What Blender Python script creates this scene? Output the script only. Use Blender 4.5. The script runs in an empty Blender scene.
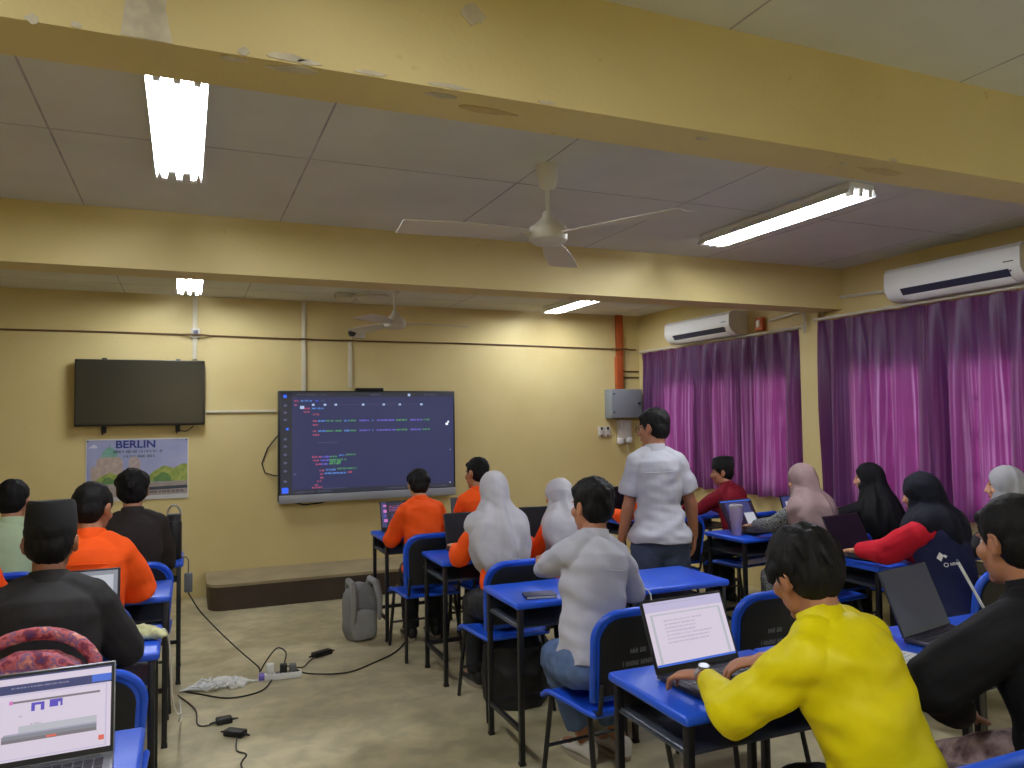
import bpy, bmesh, math, random
import numpy as np
from mathutils import Vector, Matrix, noise as mnoise
V = Vector
PI = math.pi
sc = bpy.context.scene
COL = sc.collection
rnd = random.Random(7)

# ------------------------------------------------------------------ materials
def lin(c):
    return tuple(((x / 255.0) / 12.92 if x / 255.0 <= 0.04045 else ((x / 255.0 + 0.055) / 1.055) ** 2.4) for x in c)
MATS = {}
def mat(name, rgb=(128, 128, 128), rough=0.6, metal=0.0, vary=0.0, vscale=8.0, bump=0.0, bscale=60.0, spec=0.5, rgb2=None, stretch=None):
    if name in MATS: return MATS[name]
    m = bpy.data.materials.new(name); m.use_nodes = True
    nt = m.node_tree; b = nt.nodes['Principled BSDF']
    c = lin(rgb)
    b.inputs['Base Color'].default_value = (*c, 1); b.inputs['Roughness'].default_value = rough
    b.inputs['Metallic'].default_value = metal; b.inputs['Specular IOR Level'].default_value = spec
    if vary or bump or rgb2:
        tc = nt.nodes.new('ShaderNodeTexCoord')
        src = tc.outputs['Object']
        if stretch:
            mp = nt.nodes.new('ShaderNodeMapping'); mp.inputs['Scale'].default_value = stretch
            nt.links.new(src, mp.inputs['Vector']); src = mp.outputs['Vector']
    if vary or rgb2:
        n = nt.nodes.new('ShaderNodeTexNoise'); n.inputs['Scale'].default_value = vscale; n.inputs['Detail'].default_value = 5
        nt.links.new(src, n.inputs['Vector'])
        r = nt.nodes.new('ShaderNodeValToRGB')
        c2 = lin(rgb2) if rgb2 else tuple(min(1, x * (1 + vary)) for x in c)
        c1 = c if rgb2 else tuple(x * (1 - vary) for x in c)
        r.color_ramp.elements[0].position = 0.35; r.color_ramp.elements[1].position = 0.65
        r.color_ramp.elements[0].color = (*c1, 1); r.color_ramp.elements[1].color = (*c2, 1)
        nt.links.new(n.outputs['Fac'], r.inputs['Fac']); nt.links.new(r.outputs['Color'], b.inputs['Base Color'])
    if bump:
        n2 = nt.nodes.new('ShaderNodeTexNoise'); n2.inputs['Scale'].default_value = bscale; n2.inputs['Detail'].default_value = 4
        nt.links.new(src, n2.inputs['Vector'])
        bp = nt.nodes.new('ShaderNodeBump'); bp.inputs['Strength'].default_value = bump; bp.inputs['Distance'].default_value = 0.01
        nt.links.new(n2.outputs['Fac'], bp.inputs['Height']); nt.links.new(bp.outputs['Normal'], b.inputs['Normal'])
    MATS[name] = m
    return m
def emit(name, rgb, strength=1.0):
    if name in MATS: return MATS[name]
    m = bpy.data.materials.new(name); m.use_nodes = True
    nt = m.node_tree; b = nt.nodes['Principled BSDF']
    b.inputs['Base Color'].default_value = (0.01, 0.01, 0.01, 1); b.inputs['Roughness'].default_value = 0.35
    b.inputs['Emission Color'].default_value = (*lin(rgb), 1); b.inputs['Emission Strength'].default_value = strength
    MATS[name] = m
    return m

# ------------------------------------------------------------------ geometry collector
class G:
    def __init__(s): s.v = []; s.f = []; s.m = []
    def add(s, vs, fs, mi=0):
        b = len(s.v); s.v.extend([tuple(x) for x in vs]); s.f.extend([tuple(i + b for i in f) for f in fs]); s.m.extend([mi] * len(fs)); return s
    def box(s, x0, x1, y0, y1, z0, z1, mi=0, bev=0.0, M=None, seg=2):
        if bev <= 0:
            vs = [V((x, y, z)) for z in (z0, z1) for y in (y0, y1) for x in (x0, x1)]
            fs = [(0, 2, 3, 1), (4, 5, 7, 6), (0, 1, 5, 4), (2, 6, 7, 3), (0, 4, 6, 2), (1, 3, 7, 5)]
        else:
            bm = bmesh.new(); bmesh.ops.create_cube(bm, size=1)
            for q in bm.verts: q.co = V(((x0 + x1) / 2 + q.co.x * (x1 - x0), (y0 + y1) / 2 + q.co.y * (y1 - y0), (z0 + z1) / 2 + q.co.z * (z1 - z0)))
            bmesh.ops.bevel(bm, geom=bm.edges[:], offset=bev, segments=seg, profile=0.5, affect='EDGES')
            bm.verts.index_update(); vs = [q.co.copy() for q in bm.verts]; fs = [tuple(q.index for q in f.verts) for f in bm.faces]; bm.free()
        if M: vs = [M @ x for x in vs]
        return s.add(vs, fs, mi)
    def loft(s, rings, mi=0, cap=True):
        n = len(rings[0]); vs = [p for r in rings for p in r]; fs = []
        for k in range(len(rings) - 1):
            for i in range(n):
                j = (i + 1) % n; fs.append((k * n + i, k * n + j, (k + 1) * n + j, (k + 1) * n + i))
        if cap:
            fs.append(tuple(reversed(range(n)))); fs.append(tuple((len(rings) - 1) * n + i for i in range(n)))
        return s.add(vs, fs, mi)
    def tube(s, pts, rad, n=10, mi=0, rnd_cap=True, flat=None):
        pts = [V(p) for p in pts]
        if not isinstance(rad, (list, tuple)): rad = [rad] * len(pts)
        rad = list(rad)
        T = []
        for i in range(len(pts)):
            a = pts[max(0, i - 1)]; b = pts[min(len(pts) - 1, i + 1)]
            T.append((b - a).normalized() if (b - a).length > 1e-9 else V((0, 0, 1)))
        u = T[0].orthogonal().normalized() if flat is None else (V(flat) - T[0] * V(flat).dot(T[0])).normalized()
        rings = []
        def ring(c, t, r, u):
            w = t.cross(u)
            return [c + (u * math.cos(2 * PI * i / n) + w * math.sin(2 * PI * i / n)) * r for i in range(n)]
        us = []
        for i, t in enumerate(T):
            u = (u - t * u.dot(t))
            u = u.normalized() if u.length > 1e-6 else t.orthogonal().normalized()
            us.append(u.copy())
        if rnd_cap:
            for a in (1.25, 0.7): rings.append(ring(pts[0] - T[0] * rad[0] * math.sin(a), T[0], rad[0] * math.cos(a), us[0]))
        for p, t, r, q in zip(pts, T, rad, us): rings.append(ring(p, t, r, q))
        if rnd_cap:
            for a in (0.7, 1.25): rings.append(ring(pts[-1] + T[-1] * rad[-1] * math.sin(a), T[-1], rad[-1] * math.cos(a), us[-1]))
        return s.loft(rings, mi)
    def ell(s, c, r, ax=None, nu=16, nv=10, mi=0):
        c = V(c); ax = ax or (V((1, 0, 0)), V((0, 1, 0)), V((0, 0, 1)))
        rings = []
        for k in range(1, nv):
            a = -PI / 2 + PI * k / nv
            rings.append([c + ax[0] * (r[0] * math.cos(a) * math.cos(2 * PI * i / nu)) + ax[1] * (r[1] * math.cos(a) * math.sin(2 * PI * i / nu)) + ax[2] * (r[2] * math.sin(a)) for i in range(nu)])
        return s.loft(rings, mi)
    def disc(s, c, r, axis=(0, 0, 1), h=0.01, n=20, mi=0):
        a = V(axis).normalized(); return s.tube([V(c), V(c) + a * h], r, n, mi, rnd_cap=False)
    def quad(s, a, b, c, d, mi=0): return s.add([a, b, c, d], [(0, 1, 2, 3)], mi)
    def prism(s, poly, axis, d0, d1, mi=0):
        """poly: 2-D outline; axis 'x' -> (y,z), 'y' -> (x,z), 'z' -> (x,y)"""
        def P(p, d): return {'x': (d, p[0], p[1]), 'y': (p[0], d, p[1]), 'z': (p[0], p[1], d)}[axis]
        n = len(poly); vs = [P(p, d0) for p in poly] + [P(p, d1) for p in poly]
        fs = [tuple(range(n))[::-1], tuple(range(n, 2 * n))] + [(i, (i + 1) % n, n + (i + 1) % n, n + i) for i in range(n)]
        return s.add(vs, fs, mi)
    def xf(s, M):
        s.v = [tuple(M @ V(p)) for p in s.v]; return s

def mesh_from(g, smooth=40):
    me = bpy.data.meshes.new('m'); me.from_pydata(g.v, [], g.f)
    me.polygons.foreach_set('material_index', g.m)
    bm = bmesh.new(); bm.from_mesh(me)
    bmesh.ops.recalc_face_normals(bm, faces=bm.faces[:])
    if smooth:
        th = math.radians(smooth)
        for f in bm.faces: f.smooth = True
        for e in bm.edges:
            e.smooth = not (len(e.link_faces) == 2 and e.calc_face_angle(0) > th) and len(e.link_faces) == 2
    bm.to_mesh(me); bm.free()
    return me
def link(name, me, mats, parent=None):
    o = bpy.data.objects.new(name, me); COL.objects.link(o)
    for m in (mats if isinstance(mats, (list, tuple)) else [mats]): me.materials.append(m)
    me.name = name
    if parent: o.parent = parent
    return o
def obj(name, g, mats, parent=None, smooth=40): return link(name, mesh_from(g, smooth), mats, parent)
def tag(o, label=None, cat=None, group=None, kind=None):
    if label: o['label'] = label
    if cat: o['category'] = cat
    if group: o['group'] = group
    if kind: o['kind'] = kind
    return o
def thing(name, label, cat, loc=(0, 0, 0), rz=0.0, group=None):
    o = bpy.data.objects.new(name, None); COL.objects.link(o); o.empty_display_size = 0.1
    o.location = loc; o.rotation_euler = (0, 0, rz)
    return tag(o, label, cat, group)
def struct(name, g, mats, parent=None, smooth=30):
    o = obj(name, g, mats, parent, smooth)
    if not parent: o['kind'] = 'structure'
    return o
def copy_tree(o, parent=None):
    c = o.copy(); COL.objects.link(c); c.parent = parent
    for ch in [x for x in bpy.data.objects if x.parent == o]: copy_tree(ch, c)
    return c
def remesh(g, voxel, smooth=4, fac=0.5):
    me = bpy.data.meshes.new('t'); me.from_pydata(g.v, [], g.f)
    bm = bmesh.new(); bm.from_mesh(me); bmesh.ops.recalc_face_normals(bm, faces=bm.faces[:]); bm.to_mesh(me); bm.free()
    o = bpy.data.objects.new('t', me); COL.objects.link(o)
    r = o.modifiers.new('r', 'REMESH'); r.mode = 'VOXEL'; r.voxel_size = voxel; r.adaptivity = 0
    if smooth:
        q = o.modifiers.new('s', 'SMOOTH'); q.factor = fac; q.iterations = smooth
    dg = bpy.context.evaluated_depsgraph_get()
    out = bpy.data.meshes.new_from_object(o.evaluated_get(dg))
    bpy.data.objects.remove(o); bpy.data.meshes.remove(me)
    out.polygons.foreach_set('use_smooth', [True] * len(out.polygons))
    return out
def displace(me, fn):
    n = len(me.vertices); co = np.empty(n * 3, np.float32); no = np.empty(n * 3, np.float32)
    me.vertices.foreach_get('co', co); me.vertices.foreach_get('normal', no)
    co = co.reshape(-1, 3); no = no.reshape(-1, 3); d = np.empty((n, 1), np.float32)
    for i in range(n): d[i, 0] = fn(V(co[i].tolist()), V(no[i].tolist()))
    co += no * d
    me.vertices.foreach_set('co', co.ravel()); me.update()
def ridge(p): return 1 - 2 * abs(mnoise.noise(p))
def scribble(g, x0, x1, y, h, rs, mi=0, place=None, wordlen=(2, 7)):
    """a run of small letter shaped strokes between x0 and x1 on a line of height h; place(u, v) -> 3-D corner"""
    x = x0; lw = h * 0.62; t = h * 0.17
    while x < x1 - lw:
        for _ in range(rs.randint(*wordlen)):
            if x > x1 - lw: break
            k = rs.randint(0, 3); a = x; b = x + lw * 0.78
            bars = [(a, a + t, 0, h)]
            if k != 1: bars.append((a, b, h * (0.0 if k == 2 else 0.55), h * (0.0 if k == 2 else 0.55) + t))
            if k in (0, 3): bars.append((b - t, b, 0, h * 0.7))
            if k == 2: bars.append((b - t, b, 0, h))
            for (p, q, r, s_) in bars: g.quad(place(p, y + r), place(q, y + r), place(q, y + s_), place(p, y + s_), mi)
            x += lw
        x += lw * 0.7
def text_mesh(body, size, extrude=0.0, offset=0.0, align='CENTER'):
    cu = bpy.data.curves.new('t', 'FONT'); cu.body = body; cu.size = size; cu.extrude = extrude; cu.offset = offset; cu.align_x = align
    o = bpy.data.objects.new('t', cu); COL.objects.link(o)
    me = bpy.data.meshes.new_from_object(o.evaluated_get(bpy.context.evaluated_depsgraph_get()))
    g = G(); g.add([v.co.copy() for v in me.vertices], [tuple(p.vertices) for p in me.polygons])
    bpy.data.objects.remove(o); bpy.data.curves.remove(cu); bpy.data.meshes.remove(me)
    return g

# ------------------------------------------------------------------ camera (solved from the vanishing points)
def setup_camera():
    f = 769.0; cx, cy = 512.0, 384.0
    vy = V((185 - cx, -(423 - cy), -f)).normalized()
    vx = V((2300 - cx, -(395 - cy), -f)); vx = (vx - vy * vx.dot(vy)).normalized()
    vz = vx.cross(vy)
    R = Matrix((vx, vy, vz))
    cam = bpy.data.cameras.new('camera'); co = bpy.data.objects.new('camera', cam); COL.objects.link(co)
    cam.sensor_fit = 'HORIZONTAL'; cam.sensor_width = 36.0; cam.lens = f / 1024.0 * 36.0; cam.clip_start = 0.02
    M = R.to_4x4(); M.translation = V((0, 0, 1.6)); co.matrix_world = M
    sc.camera = co
setup_camera()

# ------------------------------------------------------------------ room dimensions
XL, XR, YB, YF, ZC = -3.2, 4.9, -3.4, 7.7, 2.78

def wall_paint():
    m = mat('yellow_wall_paint', (212, 194, 134), 0.62)
    nt = m.node_tree; b = nt.nodes['Principled BSDF']
    tc = nt.nodes.new('ShaderNodeTexCoord')
    n = nt.nodes.new('ShaderNodeTexNoise'); n.inputs['Scale'].default_value = 1.3; n.inputs['Detail'].default_value = 6
    nt.links.new(tc.outputs['Object'], n.inputs['Vector'])
    r = nt.nodes.new('ShaderNodeValToRGB'); r.color_ramp.elements[0].position = 0.3; r.color_ramp.elements[1].position = 0.7
    r.color_ramp.elements[0].color = (*lin((206, 186, 124)), 1); r.color_ramp.elements[1].color = (*lin((216, 199, 141)), 1)
    nt.links.new(n.outputs['Fac'], r.inputs['Fac'])
    n3 = nt.nodes.new('ShaderNodeTexNoise'); n3.inputs['Scale'].default_value = 17; n3.inputs['Detail'].default_value = 3
    nt.links.new(tc.outputs['Object'], n3.inputs['Vector'])
    r3 = nt.nodes.new('ShaderNodeValToRGB'); r3.color_ramp.elements[0].position = 0.72; r3.color_ramp.elements[1].position = 0.76
    r3.color_ramp.elements[0].color = (0, 0, 0, 1); r3.color_ramp.elements[1].color = (0.35, 0.35, 0.35, 1)
    nt.links.new(n3.outputs['Fac'], r3.inputs['Fac'])
    mx = nt.nodes.new('ShaderNodeMixRGB'); mx.inputs['Color2'].default_value = (*lin((186, 156, 96)), 1)
    nt.links.new(r3.outputs['Color'], mx.inputs['Fac']); nt.links.new(r.outputs['Color'], mx.inputs['Color1'])
    nt.links.new(mx.outputs['Color'], b.inputs['Base Color'])
    n2 = nt.nodes.new('ShaderNodeTexNoise'); n2.inputs['Scale'].default_value = 55
    nt.links.new(tc.outputs['Object'], n2.inputs['Vector'])
    bp = nt.nodes.new('ShaderNodeBump'); bp.inputs['Strength'].default_value = 0.12; bp.inputs['Distance'].default_value = 0.01
    nt.links.new(n2.outputs['Fac'], bp.inputs['Height']); nt.links.new(bp.outputs['Normal'], b.inputs['Normal'])
    return m
def floor_mat():
    m = mat('worn_concrete_floor', (140, 130, 104), 0.38)
    nt = m.node_tree; b = nt.nodes['Principled BSDF']; tc = nt.nodes.new('ShaderNodeTexCoord')
    def no(scale, det, dist=0.0, st=None):
        n = nt.nodes.new('ShaderNodeTexNoise'); n.inputs['Scale'].default_value = scale; n.inputs['Detail'].default_value = det; n.inputs['Distortion'].default_value = dist
        if st:
            mp = nt.nodes.new('ShaderNodeMapping'); mp.inputs['Scale'].default_value = st; nt.links.new(tc.outputs['Object'], mp.inputs['Vector']); nt.links.new(mp.outputs['Vector'], n.inputs['Vector'])
        else: nt.links.new(tc.outputs['Object'], n.inputs['Vector'])
        return n
    a = no(1.6, 8, 0.6, (0.7, 1.3, 1)); c = no(7, 6, 0.3)
    r = nt.nodes.new('ShaderNodeValToRGB'); e = r.color_ramp.elements
    e[0].position = 0.30; e[0].color = (*lin((160, 149, 113)), 1); e[1].position = 0.68; e[1].color = (*lin((206, 194, 156)), 1)
    nt.links.new(a.outputs['Fac'], r.inputs['Fac'])
    r2 = nt.nodes.new('ShaderNodeValToRGB'); e = r2.color_ramp.elements
    e[0].position = 0.4; e[0].color = (0.82, 0.82, 0.82, 1); e[1].position = 0.62; e[1].color = (1.06, 1.06, 1.05, 1)
    nt.links.new(c.outputs['Fac'], r2.inputs['Fac'])
    mx = nt.nodes.new('ShaderNodeMixRGB'); mx.blend_type = 'MULTIPLY'; mx.inputs['Fac'].default_value = 1
    nt.links.new(r.outputs['Color'], mx.inputs['Color1']); nt.links.new(r2.outputs['Color'], mx.inputs['Color2']); nt.links.new(mx.outputs['Color'], b.inputs['Base Color'])
    rr = nt.nodes.new('ShaderNodeMapRange'); rr.inputs['To Min'].default_value = 0.28; rr.inputs['To Max'].default_value = 0.55
    nt.links.new(a.outputs['Fac'], rr.inputs['Value']); nt.links.new(rr.outputs['Result'], b.inputs['Roughness'])
    return m
WALL = wall_paint()
CEIL = mat('grey_ceiling_board', (207, 207, 196), 0.8, vary=0.05, vscale=2.0)
SEAM = mat('ceiling_seam', (166, 160, 160), 0.9, vary=0.25, vscale=6)
PEEL = mat('bare_plaster', (196, 186, 160), 0.85, vary=0.15, vscale=20)
PEEL2 = mat('stained_plaster', (196, 172, 120), 0.85, vary=0.12, vscale=9)
WHITE = mat('white_plastic', (226, 226, 220), 0.42)
OFFW = mat('aged_white_plastic', (205, 200, 184), 0.5)
BLACK = mat('black_plastic', (20, 20, 22), 0.45)
BLKMET = mat('black_painted_steel', (16, 16, 20), 0.4)
GREYP = mat('grey_plastic', (96, 98, 102), 0.5)
DKGREY = mat('dark_grey_plastic', (46, 47, 52), 0.45)
BLUE = mat('blue_moulded_plastic', (30, 84, 208), 0.36, vary=0.06, vscale=5)
STEEL = mat('brushed_steel', (170, 172, 176), 0.3, metal=0.8)

g = G(); g.box(XL - .2, XR + .2, YB - .2, YF + .2, -.12, 0); struct('floor', g, floor_mat())
g = G(); g.box(XL - .2, XR + .2, YB - .2, YF + .2, ZC, ZC + .1)
ceil = struct('ceiling', g, CEIL)
g = G()
for x in [0.51 + 1.016 * k for k in range(-3, 5)]: g.box(x - .004, x + .004, YB, YF, ZC - .0006, ZC + .001)
for y in (-1.6, -.3, 0.95, 2.22, 3.49, 5.9, 7.2): g.box(XL, XR, y - .004, y + .004, ZC - .0006, ZC + .001)
obj('panel_seam', g, SEAM, ceil)
g = G(); g.box(XL - .2, XR + .2, YF, YF + .2, 0, ZC); struct('wall_front', g, WALL)
g = G(); g.box(XL - .2, XR + .2, YB - .2, YB, 0, ZC); struct('wall_back', g, WALL)
g = G(); g.box(XL - .2, XL, YB, YF, 0, ZC); struct('wall_left', g, WALL)
# right wall with two window bands and piers between the panes
ZS, ZT = 0.92, 1.96
spans = [(5.22, 5.85), (5.97, 6.32), (6.50, 7.25), (2.35, 3.0), (3.12, 3.62), (3.72, 3.80), (4.02, 4.58), (-.6, .3), (.45, 1.35)]
spans = [(5.22, 5.85), (5.97, 6.42), (6.54, 7.25), (2.2, 3.05), (3.17, 3.74), (3.9, 4.6), (-.6, .3), (.45, 1.35)]
ys = sorted(spans)
g = G(); g.box(XR, XR + .07, YB, YF, 0, ZS); g.box(XR, XR + .07, YB, YF, ZT, ZC)
e = YB
for a, b in ys: g.box(XR, XR + .07, e, a, ZS, ZT); e = b
g.box(XR, XR + .07, e, YF, ZS, ZT)
g.box(XR - .05, XR, 4.872, 5.085, 0, ZC)   # pilaster under the beam
struct('wall_right', g, WALL)
WFR = mat('window_frame_paint', (150, 140, 120), 0.5)
gm = bpy.data.materials.new('window_glass'); gm.use_nodes = True
nt = gm.node_tree; nt.nodes.clear(); out = nt.nodes.new('ShaderNodeOutputMaterial'); mx = nt.nodes.new('ShaderNodeMixShader'); mx.inputs[0].default_value = 0.08
tr = nt.nodes.new('ShaderNodeBsdfTransparent'); tr.inputs[0].default_value = (0.9, 0.95, 0.93, 1); gl = nt.nodes.new('ShaderNodeBsdfGlossy'); gl.inputs['Roughness'].default_value = 0.05
nt.links.new(tr.outputs[0], mx.inputs[1]); nt.links.new(gl.outputs[0], mx.inputs[2]); nt.links.new(mx.outputs[0], out.inputs[0])
for k, (a, b) in enumerate(spans):
    g = G(); x0, x1 = XR + .03, XR + .07
    g.box(x0, x1, a, a + .035, ZS, ZT); g.box(x0, x1, b - .035, b, ZS, ZT); g.box(x0, x1, a, b, ZS, ZS + .035); g.box(x0, x1, a, b, ZT - .035, ZT)
    for i in range(1, 5): y = a + (b - a) * i / 5; g.tube([(x0 - .02, y, ZS), (x0 - .02, y, ZT)], .006, 6)
    for z in (1.18, 1.44, 1.70): g.box(x0 - .026, x0 - .014, a, b, z - .008, z + .008)
    w = obj('window_%d' % (k + 1), g, WFR); w['kind'] = 'structure'
    g = G()
    for i in range(7):
        z = ZS + .04 + i * (ZT - ZS - .08) / 7
        g.box(x1 - .02, x1 - .015, a + .035, b - .035, z, z + (ZT - ZS - .08) / 7 - .004)
    obj('pane', g, gm, w)
# ------------------------------------------------------------------ beams
def beam(name, y0, y1, z0):
    g = G(); g.box(XL, XR, y0, y1, z0, ZC); return struct(name, g, WALL)
b1 = beam('trim_1', 1.85, 2.04, 2.45); b2 = beam('trim_2', 4.66, 4.91, 2.45); beam('trim_3', -1.0, -.8, 2.45)
# peeled paint along the lower edge of the near beam, and a big plaster patch
def blob(g, place, cx, cy, rx, ry, rs, n=11, d=0.003):
    pts = [(cx + rx * math.cos(2 * PI * i / n) * rs.uniform(.6, 1.1), cy + ry * math.sin(2 * PI * i / n) * rs.uniform(.6, 1.1)) for i in range(n)]
    a = [place(x, y, 0) for x, y in pts]; b = [place(x, y, d) for x, y in pts]
    vs = a + b; g.add(vs, [tuple(range(n))[::-1], tuple(range(n, 2 * n))] + [(i, (i + 1) % n, n + (i + 1) % n, n + i) for i in range(n)])
rs = random.Random(3); g = G()
face = lambda x, z, d: V((x, 1.85 - d, z)); soff = lambda x, y, d: V((x, y, 2.45 - d))
for x, z, rx, rz in ((-.3, 2.455, .015, .012), (-.22, 2.457, .012, .008), (.22, 2.462, .05, .010), (.27, 2.459, .03, .008), (.42, 2.458, .05, .006), (.62, 2.458, .06, .007), (.9, 2.457, .03, .006), (.12, 2.46, .014, .012), (2.2, 2.456, .02, .006)):
    blob(g, face, x, z, rx, rz, rs)
for x, y, rx, ry in ((.24, 1.875, .07, .02), (.62, 1.89, .05, .015), (1.45, 1.9, .03, .015), (2.05, 1.92, .02, .01), (.1, 1.87, .03, .012)): blob(g, soff, x, y, rx, ry, rs)
blob(g, face, .69, 2.66, .035, .03, rs); 
obj('paint_flake', g, PEEL, b1, 0)
g = G()
for x, y, rx, ry in ((2.25, 1.94, .12, .03), (.75, 1.94, .10, .02)): blob(g, soff, x, y, rx, ry, rs)
obj('damp_patch', g, PEEL2, b1, 0)
g = G(); pts = [(-.135, 2.452), (-.03, 2.450), (-.045, 2.53), (-.03, 2.62), (-.04, 2.75), (-.12, 2.77), (-.118, 2.6)]
g.prism(pts, 'y', 1.847, 1.8505); obj('plaster_patch', g, PEEL, b1, 0)
# stepped platform under the display
PT = mat('platform_top_cement', (150, 136, 104), 0.7, vary=0.1, vscale=4); PF = mat('platform_dark_front', (62, 48, 36), 0.55, vary=0.2, vscale=3)
g = G(); P2 = []
x0, x1, y0, y1 = .19, 3.2, 7.05, YF - .001
for i in range(7): a = PI + PI / 2 * i / 6; P2.append((x0 + .13 + .13 * math.cos(a), y0 + .13 + .13 * math.sin(a)))
P2 += [(x1, y0), (x1, y1), (x0, y1)]
g.prism(P2, 'z', 0, .20, 0)
st = thing('stage_platform', 'low cement platform with dark front along the wall under the big screen', 'platform')
obj('riser', g, PF, st, 30)
g = G(); g.prism([(p[0] + (-.012 if p[0] < 1 else .0), p[1] - .012 if p[1] < 7.5 else p[1]) for p in P2], 'z', .2003, .225, 0); obj('platform_top', g, PT, st, 30)
# ------------------------------------------------------------------ lights
TUBE = emit('lit_fluorescent_tube', (238, 243, 255), 95.0)
def light_fixture(label, x, y0, y1, width=.17, z=ZC, n=3):
    L = thing('fluorescent_light', label, 'ceiling light', (x, (y0 + y1) / 2, z), 0, 'fluorescent lights on the ceiling')
    h = (y1 - y0) / 2
    g = G(); g.box(-width / 2, width / 2, -h, h, -.032, 0, 0, .006); obj('housing', g, WHITE, L)
    for s in (-1, 1):
        e = s * width / 2; g = G(); g.prism([(e, -.03), (e - s * .004, -.03), (e + s * .010, -.064), (e + s * .014, -.062)], 'y', -h, h); obj('added_shield_lip', g, WHITE, L)  # side lips added to keep direct tube light off the ceiling
    for i in range(n):
        xx = (i - (n - 1) / 2) * width * .36
        g = G(); g.tube([(xx, -h + .05, -.052), (xx, h - .05, -.052)], .0135, 10, 0, False); t = obj('tube', g, TUBE, L)
        g = G()
        for s in (-1, 1): g.box(xx - .012, xx + .012, s * (h - .025) - .022, s * (h - .025) + .022, -.07, -.03, 0, .004)
        obj('lamp_holder', g, WHITE, t)
    return L
light_fixture('large three tube ceiling light nearest the camera over the left aisle', -.03, 2.66, 3.82)
light_fixture('three tube ceiling light beside the near air conditioner', 3.17, 2.86, 4.1)
light_fixture('far ceiling light over the dark wall television', .03, 6.30, 7.24)
light_fixture('far ceiling light in front of the grey electrical box', 3.58, 6.42, 7.36)
light_fixture('ceiling light behind the first beam on the left, above the camera', -.03, -.15, 1.05)

light_fixture('unseen ceiling light added at the back left to brighten the foreground', -.03, -3.0, -1.8)  # unseen lamp, added to brighten the foreground and the near beam face
light_fixture('unseen ceiling light added at the back right to brighten the foreground', 3.17, -3.0, -1.8)  # second added lamp out of view, lifts the right foreground
# ------------------------------------------------------------------ world: daylight outside the windows
w = bpy.data.worlds.new('World'); sc.world = w; w.use_nodes = True
bg = w.node_tree.nodes['Background']; bg.inputs['Color'].default_value = (0.80, 0.86, 1.0, 1); bg.inputs['Strength'].default_value = 4.6
sc.view_settings.view_transform = 'Standard'; sc.view_settings.look = 'None'; sc.view_settings.exposure = 0.0; sc.view_settings.gamma = 1.0
sc.view_settings.use_curve_mapping = False
sc.cycles.use_denoising = True
sc.cycles.max_bounces = 8; sc.cycles.diffuse_bounces = 5; sc.cycles.transparent_max_bounces = 8
sc.cycles.sample_clamp_indirect = 6.0

# ------------------------------------------------------------------ fans
def fan(label, x, y, zb, spin, rod_top=ZC, r=.60):
    F = thing('ceiling_fan', label, 'ceiling fan', (x, y, 0), 0, 'white ceiling fans')
    g = G(); g.loft([[V((rr * math.cos(2 * PI * i / 20), rr * math.sin(2 * PI * i / 20), z)) for i in range(20)] for rr, z in ((.055, rod_top), (.05, rod_top - .05), (.04, rod_top - .10), (.02, rod_top - .12))]); obj('ceiling_cup', g, OFFW, F)
    g = G(); g.tube([(0, 0, rod_top - .1), (0, 0, zb + .06)], .011, 8); obj('down_rod', g, OFFW, F)
    g = G(); g.loft([[V((rr * math.cos(2 * PI * i / 28), rr * math.sin(2 * PI * i / 28), zb + z)) for i in range(28)] for rr, z in ((.022, .12), (.03, .09), (.07, .055), (.085, .045), (.093, .02), (.088, -.015), (.07, -.03), (.03, -.036))]); obj('motor_housing', g, OFFW, F)
    for k in range(3):
        a = spin + k * 2 * PI / 3; M = Matrix.Rotation(a, 4, 'Z')
        g = G(); rings = []
        for t in range(9):
            u = t / 8; xx = .10 + u * r; wd = .035 + .045 * math.sin(PI * min(1, u * 1.25) * .55); cz = zb + .012 - .012 * u; tilt = .22 - .1 * u
            rings.append([V((xx, s * wd, cz + s * wd * tilt + d)) for s, d in ((-1, -.002), (0, -.005), (1, -.002), (1, .002), (0, -.001), (-1, .002))])
        g.loft(rings).xf(M); bl = obj('fan_blade', g, OFFW, F)
        g = G(); g.box(.06, .14, -.014, .014, zb + .004, zb + .014, 0, .003, M=M); obj('blade_bracket', g, OFFW, bl)
fan('white ceiling fan hanging between the two near lights', 1.55, 3.19, 2.44, PI * .985)
fan('far white ceiling fan hanging near the display wall', 1.62, 6.3, 2.40, PI * .62, r=.52)
# round surface lamp and a junction box seen below the second beam
t = thing('round_ceiling_lamp', 'unlit round white ceiling lamp near the far fan', 'ceiling lamp', (1.62, 7.10, ZC))
g = G(); g.loft([[V((rr * math.cos(2 * PI * i / 24), rr * math.sin(2 * PI * i / 24), z)) for i in range(24)] for rr, z in ((.15, 0), (.155, -.03), (.13, -.06), (.06, -.075))]); obj('diffuser', g, OFFW, t)
g = G(); g.loft([[V((rr * math.cos(2 * PI * i / 24), rr * math.sin(2 * PI * i / 24), z)) for i in range(24)] for rr, z in ((.165, 0), (.165, -.015))]); obj('rim', g, WHITE, t)
g = G(); g.box(1.27, 1.41, 7.05, 7.17, ZC - .05, ZC, 0, .008); g.tube([(1.41, 7.1, ZC - .015), (1.435, 7.1, ZC - .015)], .01, 8)
tag(obj('junction_box', g, OFFW), 'small white junction box on the ceiling beside the round lamp', 'junction box')

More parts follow.
